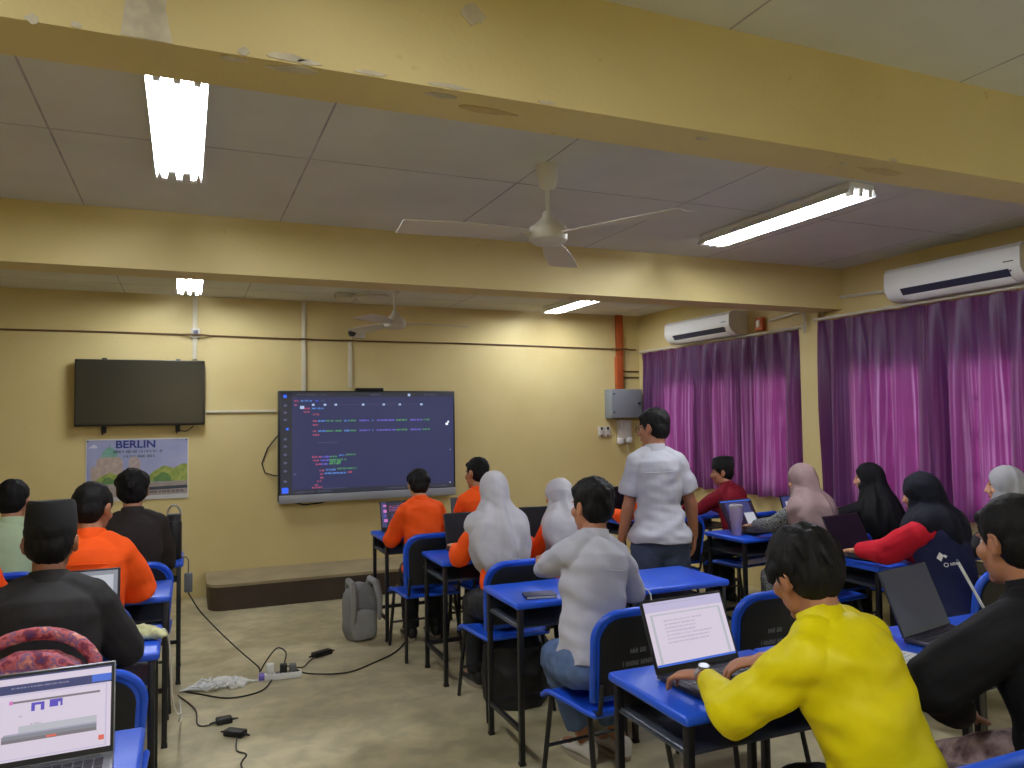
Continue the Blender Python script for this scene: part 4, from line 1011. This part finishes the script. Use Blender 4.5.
        ho = link('hijab', me, hm_, R0); md = ho.modifiers.new('s', 'SOLIDIFY'); md.thickness = .004; md.offset = -1
    if glasses:
        g = G()
        for q in (-1, 1):
            c = H((q * .033, .094, .004)); g.tube([c + hx * (.024 * s * math.cos(2 * PI * i / 16)) + hu * (.019 * s * math.sin(2 * PI * i / 16)) for i in range(17)], .0018, 5); g.tube([H((q * .057, .092, .008)), H((q * .082, .03, .010)), H((q * .088, -.01, .004))], .0018, 5)
        g.tube([H((-.009, .096, .006)), H((.009, .096, .006))], .0018, 5); obj('glasses', g, DKGREY, R0)
    return R0
def hash_of(t):
    h = 7
    for c in t: h = (h * 31 + ord(c)) % 100003
    return h
# ------------------------------------------------------------------ desks, in rows
# left rows
desk(-.40, 2.235, 'blue desk at the bottom left corner under the nearest open laptop')
desk(-.385, 3.43, 'blue desk of the man in the black cap at the left')
desk(-.36, 4.44, 'blue desk in front of the orange shirted boy on the left')
desk(-.97, 4.44, 'blue desk at the left edge in front of the orange sleeve')
desk(-.305, 5.42, 'blue desk carrying the tall black flask')
desk(-.945, 5.42, 'blue desk in front of the boy in the pale green shirt')
# middle rows
desk(1.615, 2.08, 'blue desk under the hands of the person in yellow'); desk(2.225, 2.08, 'blue desk in front of the man in the black shirt'); desk(2.835, 2.08, 'blue desk under the dusky dark laptop by the right edge')
desk(1.715, 3.52, 'blue desk with the dark notebook under the arm of the boy in white'); desk(2.325, 3.52, 'empty right half blue desk beside the boy in white')
desk(1.725, 4.675, 'blue desk in front of the nearer girl in a white headscarf'); desk(2.335, 4.675, 'blue desk in front of the farther girl in a white headscarf')
desk(1.63, 5.75, 'blue desk with the purple screened laptop below the display'); desk(2.24, 5.75, 'blue desk in front of the orange shirted boy with a cropped neck')
# right rows
desk(3.60, 5.70, 'blue desk behind the standing man in white'); desk(4.21, 5.70, 'blue desk in front of the man in maroon')
desk(3.86, 4.53, 'blue desk with the lilac tumbler on it'); desk(4.468, 4.53, 'blue desk in front of the woman in the plain black headscarf')
desk(3.86, 3.41, 'blue desk under the red sleeves'); desk(4.468, 3.41, 'blue desk by the curtain in front of the woman in the pale grey headscarf')
# ------------------------------------------------------------------ laptops
laptop('silver laptop with a bright browser window, nearest the camera at bottom left', -.325, 2.13, math.radians(2), CALL, 103, .335, .225, SILV)
laptop('laptop with a grey screen in front of the man in the black cap', -.415, 3.47, 0, GREYS, 104, .34, .245, DKLAP)
laptop('laptop with a white document, under the hands of the person in yellow', 1.60, 2.055, math.radians(4), DOC, 112, .355, .235, DKLAP)
laptop('dusky laptop with a dark screen beside the person in the black shirt', 2.66, 2.02, math.radians(11), [('dusk', 0, 0, 1, 1)], 112, .34, .25, PURLAP, lidmat=PURLAP)
laptop('laptop with purple code on the screen below the big display', 1.555, 5.75, 0, CODE, 108, .33, .22, DKLAP)
laptop('dark laptop left of the orange shirted boy with a cropped neck', 2.13, 5.75, 0, OFF, 108, .33, .22, DKLAP)
laptop('dark laptop left of the nearer girl in a white headscarf', 1.74, 4.70, 0, OFF, 106, .34, .23, DKLAP)
laptop('dark laptop between the two girls in white headscarves', 2.28, 4.74, math.radians(-6), OFF, 100, .34, .23, DKLAP)
laptop('dark laptop left of the standing man in white', 3.46, 5.70, math.radians(6), OFF, 100, .34, .24, DKLAP)
laptop('black laptop in front of the man in maroon', 4.06, 5.70, 0, OFF, 102, .33, .22, DKLAP)
laptop('tilted laptop with a white panel on its screen beside the lilac tumbler', 3.88, 4.54, math.radians(8), MIXD, 118, .34, .23, DKLAP)
laptop('laptop in front of the woman in the plain black headscarf', 4.44, 4.57, 0, [('navy', 0, 0, 1, 1), ('pale', .1, .2, .8, .8)], 108, .33, .22, DKLAP)
laptop('black laptop under the hand of the woman with red sleeves', 3.80, 3.43, math.radians(10), OFF, 116, .36, .24, mat('matt_black_laptop', (18, 18, 22), .5))
g = None
# ------------------------------------------------------------------ people
def fab(n, rgb, **k): return mat(n, rgb, k.pop('rough', .78), vary=k.pop('vary', .05), vscale=k.pop('vscale', 9), bump=.05, bscale=120, spec=.2, **k)
ORANGE = fab('orange_cotton', (246, 88, 22)); WHITEF = fab('white_cotton', (180, 180, 187)); YEL = fab('yellow_satin', (222, 206, 8), rough=.5); BLKF = fab('black_cotton', (20, 20, 22)); DARKJ = fab('dark_brown_cloth', (42, 36, 34)); CHAR = fab('charcoal_cloth', (44, 42, 42))
MAROON = fab('maroon_cotton', (124, 22, 38)); NAVY = fab('navy_cloth', (30, 34, 66)); RED = fab('red_cloth', (190, 26, 44)); GREENF = fab('pale_green_cotton', (176, 196, 158)); JEANS = fab('blue_denim', (86, 106, 140), vary=.15, vscale=12); JEANS2 = fab('dark_denim', (66, 76, 98), vary=.12, vscale=12)
HWHITE = fab('white_headscarf_cloth', (182, 180, 183), rough=.7); HTAUPE = fab('taupe_headscarf_cloth', (150, 126, 124), rough=.65); HBLACK = fab('black_headscarf_cloth', (18, 18, 20)); HNAVY = fab('ink_headscarf_cloth', (18, 20, 30)); HGREY = fab('grey_headscarf_cloth', (160, 160, 162)); SPECK = mat('speckled_black_white_cloth', (26, 28, 30), .8, rgb2=(140, 142, 140), vscale=90)
BATIK = mat('brown_batik_cloth', (66, 36, 34), .75, rgb2=(158, 132, 122), vscale=22); DARKT = fab('black_trouser_cloth', (20, 21, 26))
Zh = DZ + .075
# left column
person('person', 'man in a dark shirt and black velvet cap, in front of the flowery backpack', rz=2, desk_x=-.40, headxy=(-.425, 3.10), lean=11, s=.945, sw=.9, lh=(-.54, 3.37, Zh + .03), rh=(-.27, 3.36, Zh + .03), rhint=(.5, -.6, -.7), lhint=(-.5, -.6, -.7), shirt=CHAR, wr=.006, loose=.028, songkok=True, head=(-4, 10, 0), vox=.006, trousers=DARKT, skin=SKIN3)
person('person', 'boy in a plain orange shirt with a neat black fringe, left column', rz=-4, desk_x=-.36, headxy=(-.395, 4.12), lean=12, s=.97, lh=(-.53, 4.41, Zh), rh=(-.25, 4.40, Zh), rhint=(.5, -.6, -.7), lhint=(-.5, -.6, -.7), shirt=ORANGE, sleeve=.98, loose=.028, yoke=True, head=(-22, 12, 0), vox=.007, hair_vol=1.0, skin=SKIN)
person('person', 'person in orange at the left edge, only one sleeve in the frame', rz=0, desk_x=-.97, headxy=(-.985, 4.10), lean=12, lh=(-1.10, 4.38, Zh), rh=(-.86, 4.38, Zh), rhint=(.5, -.6, -.7), lhint=(-.5, -.6, -.7), shirt=ORANGE, sleeve=.95, loose=.026, head=(10, 10, 0), vox=.009)
person('person', 'boy with bushy hair in a dark jacket, below the city poster', rz=3, desk_x=-.33, headxy=(-.28, 5.07), lean=10, s=.96, lh=(-.46, 5.33, Zh + .03), rh=(-.22, 5.32, Zh + .03), rhint=(.5, -.6, -.7), lhint=(-.5, -.6, -.7), shirt=DARKJ, loose=.03, head=(-5, 8, 0), hair='mop', hair_vol=1.12, vox=.007)
person('person', 'boy in a pale green shirt at the left edge, farthest back', rz=0, desk_x=-.945, headxy=(-.88, 5.08), lean=10, s=.92, lh=(-1.0, 5.33, Zh + .03), rh=(-.76, 5.33, Zh + .03), rhint=(.5, -.6, -.7), lhint=(-.5, -.6, -.7), shirt=GREENF, head=(-12, 8, 0), vox=.008, hair_vol=1.04)
# middle columns
person('person', 'boy in an orange shirt directly below the big display, using the purple laptop', rz=0, desk_x=1.62, headxy=(1.545, 5.38), lean=13, s=.87, lh=(1.44, 5.58, Zh + .02), rh=(1.68, 5.58, Zh), lhint=(-.5, -.6, -.7), rhint=(.45, -.45, -.8), shirt=ORANGE, head=(0, 8, 0), vox=.007, hair='mop', hair_vol=1.03, skin=SKIN2, loose=.024)
person('person', 'boy in an orange shirt with a cropped neck, just behind the white headscarf', rz=8, desk_x=2.2, headxy=(1.995, 5.39), lean=6, s=.94, lh=(1.96, 5.66, Zh), rh=(2.2, 5.64, Zh), lhint=(-.45, -.45, -.8), rhint=(.45, -.45, -.8), shirt=ORANGE, head=(22, 4, 0), vox=.007, hair_vol=.98)
person('person', 'girl in a white headscarf and orange top, the nearer one, behind a blue chair', rz=2, desk_x=1.72, headxy=(1.665, 4.22), lean=11, s=.93, sw=.74, lh=(1.53, 4.52, Zh), rh=(1.78, 4.50, Zh), lhint=(-.5, -.6, -.7), rhint=(.5, -.6, -.7), shirt=ORANGE, hijab=True, hijab_mat=HWHITE, hijab_len=.33, head=(0, 8, 0), vox=.007, skin=SKIN2)
person('person', 'girl in a white headscarf and orange top, left of the boy in white', rz=12, desk_x=2.32, headxy=(2.13, 4.30), lean=13, s=.85, sw=.76, lh=(2.04, 4.54, Zh), rh=(2.26, 4.56, Zh), lhint=(-.5, -.6, -.7), rhint=(.5, -.6, -.7), shirt=ORANGE, hijab=True, hijab_mat=HWHITE, hijab_len=.28, head=(18, 10, 0), vox=.007, skin=SKIN2)
person('person', 'boy in a white long sleeved shirt and jeans, seated in the middle', rz=6, desk_x=1.70, headxy=(1.655, 3.02), lean=6, side=6, s=.96, sw=.80, hdir=((.4, .6, .45), None), lh=(1.60, 3.44, .86), rh=(1.92, 3.33, Zh), lhint=(-.9, .2, -.6), rhint=(.45, -.45, -.8), shirt=WHITEF, ankle=.80, loose=.022, hem=-.03, wr=.0095, cuffs=True, yoke=True, head=(12, 2, 0), hair='mop', hair_vol=1.08, trousers=JEANS, shoes=SHOE_W, foot_pull=(-.02, -.06), legsplay=(.12, .10), vox=.006, skin=SKIN)
person('person', 'standing man with glasses in a white short sleeved shirt', rz=-18, headxy=(2.765, 4.20), hz=.86, sw=.80, side=-1, lean=4, stand=True, s=1.0, lhint=(-.3, -1, 0), rhint=(.5, -1, 0), lh=(2.575, 4.30, .80), rh=(3.03, 4.15, .83), hdir=((.05, .12, -1), (.05, .15, -1)), shirt=WHITEF, sleeve=.74, loose=.022, hem=-.06, wr=.0085, yoke=True, head=(50, 6, 0), glasses=True, trousers=JEANS2, vox=.006, hair_vol=1.02, hem_flare=.055)
person('person', 'person in a bright yellow long sleeved shirt typing, right foreground', rz=0, desk_x=1.61, headxy=(1.575, 1.665), lean=21, side=-5, twist=6, s=.965, sw=.76, sl_end=.86, lh=(1.43, 1.935, .826), rh=(1.70, 1.985, .822), hdir=((-.35, .92, -.2), (-.85, .5, -.2)), lhint=(-.7, -.35, -.8), rhint=(.45, -.45, -.8), shirt=YEL, loose=.024, wr=.010, head=(4, 20, -4), hair='mop', hair_vol=1.13, vox=.0045, trousers=DARKT, watch=True, yoke=False, skin=SKIN, hand_curl=(22, 30, 22), hem=-.06)
person('person', 'man in a black shirt and brown batik sarong at the right edge', rz=6, headxy=(2.19, 1.49), lean=14, s=1.02, sw=.92, lh=(2.10, 1.60, .715), hdir=((.75, .55, -.15), None), rh=(2.52, 1.84, Zh + .01), lhint=(-1, -.1, .55), rhint=(.45, -.45, -.8), shirt=BLKF, loose=.034, head=(-10, 8, 0), hair_vol=1.05, vox=.0055, skirt=True, trousers=BATIK, skin=SKIN, wr=.006)
person('person', 'person in an orange top almost hidden behind the standing man', rz=4, desk_x=3.55, headxy=(3.44, 5.26), lean=12, s=.92, lh=(3.24, 5.54, Zh), rh=(3.58, 5.52, Zh), lhint=(-.5, -.6, -.7), rhint=(.45, -.45, -.8), shirt=ORANGE, head=(0, 10, 0), vox=.009)
# right columns
person('person', 'man in a maroon shirt and black velvet cap by the far curtain', rz=14, desk_x=4.2, headxy=(4.12, 5.24), lean=15, s=.87, lh=(3.94, 5.54, Zh), rh=(4.22, 5.56, Zh), lhint=(-.5, -.6, -.7), rhint=(.45, -.45, -.8), shirt=MAROON, songkok=True, head=(38, 4, 0), vox=.008)
person('person', 'woman in a taupe headscarf and speckled dress beside the lilac tumbler', rz=10, desk_x=3.86, headxy=(3.84, 4.05), lean=11, s=.90, sw=.76, lh=(3.72, 4.40, Zh), rh=(4.02, 4.36, Zh), lhint=(-.5, -.6, -.7), rhint=(.45, -.45, -.8), shirt=SPECK, hijab=True, hijab_mat=HTAUPE, hijab_len=.24, head=(4, 10, 0), vox=.007, skin=SKIN2, trousers=mat('speckled_skirt_cloth', (36, 38, 40), .8, rgb2=(120, 122, 120), vscale=80), skirt=True)
person('person', 'woman in a plain black headscarf and dress before the near curtain', rz=26, desk_x=4.44, headxy=(4.44, 4.04), lean=10, s=.88, sw=.76, lh=(4.22, 4.36, Zh), rh=(4.46, 4.40, Zh), lhint=(-.5, -.6, -.7), rhint=(.45, -.45, -.8), shirt=BLKF, hijab=True, hijab_mat=HBLACK, hijab_len=.36, cape=1.15, head=(8, 6, 0), vox=.007, skin=SKIN2, trousers=DARKT, skirt=True)
rd = person('person', 'woman in a black headscarf and navy jacket with red sleeves', rz=10, desk_x=3.84, emblem=True, headxy=(3.64, 2.97), lean=14, s=.93, sw=.80, lh=(3.55, 3.32, Zh), rh=(3.80, 3.28, Zh), lhint=(-.5, -.6, -.7), rhint=(.45, -.45, -.8), shirt=NAVY, sleeve_mat=RED, loose=.03, hijab=True, hijab_mat=HNAVY, hijab_len=.13, cape=.90, head=(2, 12, 0), vox=.007, skin=SKIN2, trousers=DARKT, skirt=True)
person('person', 'woman in a pale grey headscarf by the curtain at the right edge', rz=24, desk_x=4.44, headxy=(4.32, 2.97), lean=8, s=.92, sw=.78, lh=(4.12, 3.27, Zh), rh=(4.42, 3.26, Zh), lhint=(-.5, -.6, -.7), rhint=(.45, -.45, -.8), shirt=CHAR, hijab=True, hijab_mat=HGREY, hijab_len=.26, head=(8, 4, 0), vox=.007, skin=SKIN2)


SEATS = {'man in a dark shirt and black velvet': 'blue rimmed chair behind the nearest laptop, holding the flowery backpack', 'boy in a plain orange': 'blue rimmed chair of the orange shirted boy on the left', 'person in orange at': 'chair at the left edge under the orange sleeve',
 'boy with bushy': 'blue rimmed chair of the boy in the dark jacket below the black flask', 'boy in a pale': 'chair of the boy in the pale green shirt', 'person in a bright': 'chair under the person in yellow', 'man in a black shirt': 'chair under the man in the black shirt at the right edge',
 'boy in a white long': 'blue chair with lettered black back under the boy in white', 'girl in a white headscarf and orange top, the nearer': 'blue chair behind the nearer girl in a white headscarf, above the soft black bag', 'girl in a white headscarf and orange top, left': 'chair of the farther girl in a white headscarf',
 'boy in an orange shirt directly': 'blue chair of the orange shirted boy below the big display', 'boy in an orange shirt with': 'chair of the orange shirted boy with a cropped neck', 'person in an orange top almost': 'chair behind the standing man in white', 'man in a maroon': 'chair of the man in maroon',
 'woman in a taupe': 'chair of the woman in the taupe headscarf', 'woman in a plain black': 'chair of the woman in the plain black headscarf', 'woman in a black headscarf and navy': 'blue rimmed chair behind the woman with red sleeves', 'woman in a pale grey': 'chair of the woman in the pale grey headscarf'}
bpy.context.view_layer.update()
for o in [o for o in bpy.data.objects if o.get('category') == 'person']:
    for k, v in SEATS.items():
        if o['label'].startswith(k): chair(o.location.x + (.10 if 'flowery' in v else .06 if 'lettered' in v else 0), o.location.y + .012, v, o.rotation_euler.z * .5)
chair(2.36, 2.92, 'empty blue chair just left of the head of the person in yellow')
# ------------------------------------------------------------------ things on desks
fl = thing('flask', 'tall black flask with a loop handle on the far left desk', 'flask', (-.06, 5.33, DZ + .001)); fl.scale = (1.15, 1.15, 1.12)
g = G(); g.loft([[V((r * math.cos(2 * PI * i / 24), r * math.sin(2 * PI * i / 24), z)) for i in range(24)] for r, z in ((.036, 0), (.04, .006), (.04, .20), (.036, .215))]); obj('flask_body', g, BLACK, fl)
g = G(); g.loft([[V((r * math.cos(2 * PI * i / 24), r * math.sin(2 * PI * i / 24), z)) for i in range(24)] for r, z in ((.034, .215), (.037, .218), (.037, .245), (.03, .252))]); obj('lid', g, DKGREY, fl)
g = G(); g.tube([(.034 * math.cos(a), 0, .245 + .055 * math.sin(a)) for a in [PI * k / 12 for k in range(13)]], .0055, 8); obj('loop_handle', g, STEEL, fl)
tb = thing('tumbler', 'lilac tumbler with a lid standing on the desk corner', 'tumbler', (3.63, 4.47, DZ + .001)); LIL = mat('lilac_enamel', (164, 148, 182), .4)
g = G(); g.loft([[V((r * math.cos(2 * PI * i / 28), r * math.sin(2 * PI * i / 28), z)) for i in range(28)] for r, z in ((.033, 0), (.036, .005), (.037, .09), (.045, .11), (.047, .20))]); obj('cup', g, LIL, tb)
g = G(); g.loft([[V((r * math.cos(2 * PI * i / 28), r * math.sin(2 * PI * i / 28), z)) for i in range(28)] for r, z in ((.047, .20), (.049, .203), (.049, .214), (.040, .222))]); obj('lid', g, mat('clear_grey_lid', (170, 168, 178), .3), tb)
nb = thing('notebook', 'dark blue notebook on the desk under the arm of the boy in white', 'notebook', (1.57, 3.385, DZ + .001), math.radians(-12)); NBC = mat('dark_blue_cover', (26, 34, 74), .5)
g = G(); g.box(-.075, .075, -.05, .05, 0, .003, 0, .001); g.box(-.075, .075, -.05, .05, .013, .016, 0, .001); g.box(-.077, -.073, -.05, .05, 0, .016, 0, .001); obj('cover', g, NBC, nb)
g = G(); g.box(-.072, .072, -.047, .047, .003, .013); obj('pages', g, WHITE, nb)
cr = thing('cable_adapter', 'black adapter with a white lead on the desk right of the boy in white', 'adapter', (2.10, 3.56, DZ + .001), .5)
g = G(); g.box(-.06, .06, -.03, .03, 0, .03, 0, .006); obj('adapter_body', g, BLACK, cr)
g = G(); g.tube([(-.06, 0, .015), (-.12, -.03, .008), (-.15, -.11, .004), (-.12, -.2, .004), (-.14, -.26, .004), (-.14, -.275, -.02), (-.13, -.28, -.12)], .003, 6); obj('white_lead', g, WHITE, cr)
g = G(); me = G(); me.tube([(-.07, 0, .012), (-.02, .012, .02), (.05, 0, .014), (.085, -.01, .010)], [.02, .026, .024, .012], 10); me.ell((0, 0, .012), (.07, .035, .018))
cl = remesh(me, .005, 3); displace(cl, lambda p, n: .005 * ridge(p * 40) + .004 * mnoise.noise(p * 25))
c = link('pencil_pouch', cl, mat('cream_cloth', (206, 204, 150), .8, vary=.08), None); c.location = (-.145, 3.42, DZ + .012); c.rotation_euler = (0, 0, -.5); tag(c, 'cream soft pouch by the elbow of the man in the black cap', 'pouch')
g = G(); g.box(-.04, .04, -.06, .06, 0, .06, 0, .006); bx = thing('small_box', 'small beige box under the edge of the far left desk', 'box', (-.075, 5.40, DZ - .1085)); obj('carton', g, mat('beige_card', (176, 150, 96), .8), bx); g = G(); g.box(-.041, .041, -.008, .008, .01, .0605, 0, .001); obj('tape', g, mat('pale_tape', (196, 180, 140), .5), bx)
pp = thing('paper_sheet', 'white sheet of paper on the desk beside the black sleeve', 'paper', (2.33, 1.97, DZ + .001), .3); g = G(); g.box(-.07, .07, -.10, .10, 0, .0012); obj('sheet', g, WHITE, pp); g = G(); rs = random.Random(4)
for k in range(8): scribble(g, -.055, .05, .07 - k * .02, .006, rs, 0, lambda u, v: V((u, v, .0014)))
obj('writing', g, GREYP, pp, 0)
g = G(); p0 = V((2.60, 2.16, DZ + .004)); p1 = V((2.685, 2.27, DZ + .27)); 
wsx = thing('white_stick', 'thin white stick leaning behind the dark dusky laptop', 'stick', (2.90, 2.05, DZ))
g = G(); g.tube([(0, 0, .006), (-.16, .03, .28)], .0055, 8); obj('shaft', g, WHITE, wsx); g = G(); g.tube([(-.16, .03, .28), (-.164, .031, .288)], .0045, 8); obj('tip', g, GREYP, wsx)
tx = thing('tissue_box', 'tan box on the desk behind the black headed man, by the curtain', 'box', (4.36, 3.45, DZ + .001), .3); g = G(); g.box(-.07, .07, -.045, .045, 0, .05, 0, .004); obj('carton', g, mat('tan_card', (182, 150, 104), .8), tx); g = G(); g.prism([(.035 * math.cos(2 * PI * i / 16), .018 * math.sin(2 * PI * i / 16)) for i in range(16)], 'z', .0495, .0512); obj('opening', g, WHITE, tx)
# ------------------------------------------------------------------ floor clutter
GB = [fab('grey_canvas', (134, 134, 133)), fab('grey_canvas_light', (148, 148, 145)), mat('zip_dark', (50, 50, 52), .5)]
bp = rbackpack('backpack', 'grey canvas backpack standing on the floor by the platform', 'backpack', (1.195, 5.74, 0), math.radians(8), (.245, .16, .40), GB)
for sx in (-.07, .08):
    g = G(); g.tube([(sx, .06, .34), (sx * 1.1, .02, .42), (sx * 1.2, -.08, .41), (sx * 1.3, -.14, .30), (sx * 1.3, -.13, .16)], [.02, .026, .027, .024, .016], 8); obj('shoulder_strap', g, GB[1], bp)
def floral(name, sc_):
    m = mat(name, (150, 70, 80), .75, rgb2=(190, 100, 100), vscale=sc_)
    r = [n for n in m.node_tree.nodes if n.type == 'VALTORGB'][0].color_ramp; e = r.elements
    e[0].position = .32; e[0].color = (*lin((74, 44, 92)), 1); e[1].position = .72; e[1].color = (*lin((226, 196, 190)), 1)
    for p_, c_ in ((.42, (128, 40, 62)), (.50, (206, 104, 100)), (.56, (110, 84, 130)), (.63, (224, 130, 104))): q = e.new(p_); q.color = (*lin(c_), 1)
    return m
FL = [floral('floral_canvas', 26), floral('floral_canvas_violet', 19), mat('strap_pink', (150, 74, 76), .7, vary=.15, vscale=20)]
fb = rbackpack('backpack', 'pink flowery backpack hanging on the chair behind the nearest laptop', 'backpack', (-.395, 2.575, .535), 0, (.33, .10, .42), FL)
g = G(); g.tube([(.168 * math.cos(PI * k / 16), .03 * math.sin(PI * k / 16), .30 + .165 * math.sin(PI * k / 16) ** .8) for k in range(17)], .019, 10); obj('carry_strap', g, FL[0], fb)
bb = G(); 
for k in range(1): bb.loft([[V((.19 * sc_ * math.cos(2 * PI * i / 24), .15 * sc_ * math.sin(2 * PI * i / 24), z)) for i in range(24)] for sc_, z in ((.85, .0), (1, .03), (1.02, .2), (.98, .33), (.7, .38))])
mb = remesh(bb, .010, 3); displace(mb, lambda p, n: .012 * ridge(V((p.x * 8, p.y * 8, p.z * 5))) + .008 * mnoise.noise(p * 14))
b_ = link('black_bag', mb, mat('black_nylon', (12, 12, 14), .6), None); b_.location = (1.74, 4.08, .0); tag(b_, 'soft black bag on the floor under the chair of the nearer white headscarf', 'bag')
ps = thing('power_strip', 'white and violet extension strip on the concrete floor', 'power strip', (.555, 5.06, 0), math.radians(-6))
g = G(); g.box(-.13, .13, -.027, .027, 0, .038, 0, .006); obj('strip_body', g, WHITE, ps)
g = G(); g.box(-.128, -.09, -.0275, .0275, .004, .0385, 0, .004); obj('end_switch', g, mat('violet_plastic', (120, 100, 190), .5), ps)
for k, x in enumerate((-.06, -.01, .04, .09)):
    g = G(); g.box(x - .018, x + .018, -.02, .02, .0375, .0395); obj('outlet', g, GREYP, ps)
for x, m_, h in ((-.06, WHITE, .06), (.02, BLACK, .05), (.075, GREYP, .045)):
    g = G(); g.box(x - .022, x + .022, -.022, .022, .039, .039 + h, 0, .006); pt = obj('plug', g, m_, ps)
def lead(label, pts, r, m_, name='power_cable', cat='cable'):
    # smooth the polyline
    P = [V(p) for p in pts]; out = []
    for i in range(len(P) - 1):
        p0, p1, p2, p3 = P[max(0, i - 1)], P[i], P[i + 1], P[min(len(P) - 1, i + 2)]
        for k in range(8):
            t = k / 8; out.append(.5 * ((2 * p1) + (p2 - p0) * t + (2 * p0 - 5 * p1 + 4 * p2 - p3) * t * t + (3 * p1 - p0 - 3 * p2 + p3) * t ** 3))
    out.append(P[-1]); g = G(); g.tube(out, r, 7); return tag(obj(name, g, m_), label, cat)
lead('black cable running from the strip up to the charger on the far left desk', [(.585, 5.09, .085), (.60, 5.16, .13), (.55, 5.20, .15), (.48, 5.18, .08), (.45, 5.22, .012), (.44, 5.27, .03), (.33, 5.285, .14), (.21, 5.30, .27), (.10, 5.32, .40), (.05, 5.335, .48), (.025, 5.34, .528)], .0045, BLACK)
lead('black cable curving across the floor from the strip to the chairs in the middle', [(.63, 5.06, .06), (.72, 5.02, .02), (.95, 4.98, .005), (1.15, 5.1, .005), (1.35, 5.28, .005), (1.50, 5.55, .005), (1.55, 5.75, .01)], .005, BLACK)
lead('short black cable from the strip to the black adapter', [(.60, 5.10, .06), (.70, 5.16, .02), (.76, 5.3, .006), (.83, 5.40, .012)], .004, BLACK)
lead('black cable lying in front of the white tangle', [(.50, 5.02, .01), (.42, 4.86, .005), (.25, 4.82, .005), (.1, 4.95, .005), (.0, 5.06, .005)], .0045, BLACK)
lead('thin black cable from the white tangle to the two black adapters', [(-.03, 5.0, .005), (.06, 4.72, .005), (.07, 4.48, .005), (.12, 4.44, .005), (.17, 4.46, .012)], .004, BLACK)
lead('thin black cable trailing off from the nearer adapter', [(.25, 4.19, .012), (.24, 4.05, .005), (.28, 3.98, .005), (.25, 3.88, .005), (.26, 3.7, .005), (.24, 3.4, .005)], .004, BLACK)
lead('white cable drooping from the left desk to the floor', [(-.09, 3.50, DZ + .006), (-.07, 3.52, DZ + .004), (-.055, 3.60, .66), (-.045, 3.72, .42), (-.03, 3.85, .30), (-.01, 3.95, .25), (-.02, 4.25, .12), (-.01, 4.6, .01), (-.02, 4.9, .006)], .004, WHITE)
rs = random.Random(21); g = G()
for k in range(14):
    x0 = rs.uniform(-.03, .05); x1 = rs.uniform(.28, .42); n = 16; ph = rs.uniform(0, 6); am = rs.uniform(.03, .11)
    g.tube([(x0 + (x1 - x0) * i / n, 5.06 + am * math.sin(i / n * rs.uniform(5, 8) + ph) * math.sin(PI * i / n) + rs.uniform(-.006, .006), .008 + .035 * math.sin(PI * i / n) * rs.uniform(.3, 1)) for i in range(n + 1)], .0055, 6)
me = G(); me.ell((.21, 5.07, .014), (.13, .05, .022)); me.ell((.30, 5.03, .012), (.06, .04, .018)); me.ell((.13, 5.06, .010), (.06, .03, .013))
wt = thing('cable_tangle', 'tangle of white cables and crumpled white plastic on the floor beside the strip', 'cables', (0, 0, 0)); obj('coiled_leads', g, WHITE, wt)
pm_ = remesh(me, .006, 1); displace(pm_, lambda p, n: .018 * ridge(p * 24) + .007 * mnoise.noise(p * 60)); link('crumpled_wrap', pm_, mat('thin_white_plastic', (214, 212, 202), .35), wt)
def adapter(label, x, y, rz, l=.07):
    t = thing('power_adapter', label, 'adapter', (x, y, 0), rz, 'black power adapters on the floor')
    g = G(); g.box(-l, l, -.028, .028, 0, .032, 0, .007); obj('adapter_body', g, BLACK, t); g = G(); g.tube([(l - .002, 0, .014), (l + .03, 0, .012)], [.008, .004], 8); obj('strain_relief', g, BLACK, t)
    g = G(); g.tube([(-l + .002, 0, .014), (-l - .03, 0, .012)], [.008, .004], 8); obj('strain_relief', g, BLACK, t)
adapter('black adapter beyond the white strip, towards the grey backpack', .87, 5.43, math.radians(25))
adapter('smaller black adapter on the floor nearer the left desks', .20, 4.45, math.radians(8), .04)
adapter('black adapter nearest the camera on the bare floor', .245, 4.25, math.radians(-40), .055)
cd = thing('power_adapter', 'grey charger hanging by its lead from the far left desk', 'adapter', (.025, 5.34, .60), 0); g = G(); g.box(-.025, .025, -.018, .018, -.07, .05, 0, .008); obj('adapter_body', g, GREYP, cd); g = G(); g.tube([(0, 0, .045), (0, 0, .13), (-.014, 0, .151), (-.06, .02, .1505)], .004, 6); obj('hanging_lead', g, GREYP, cd)
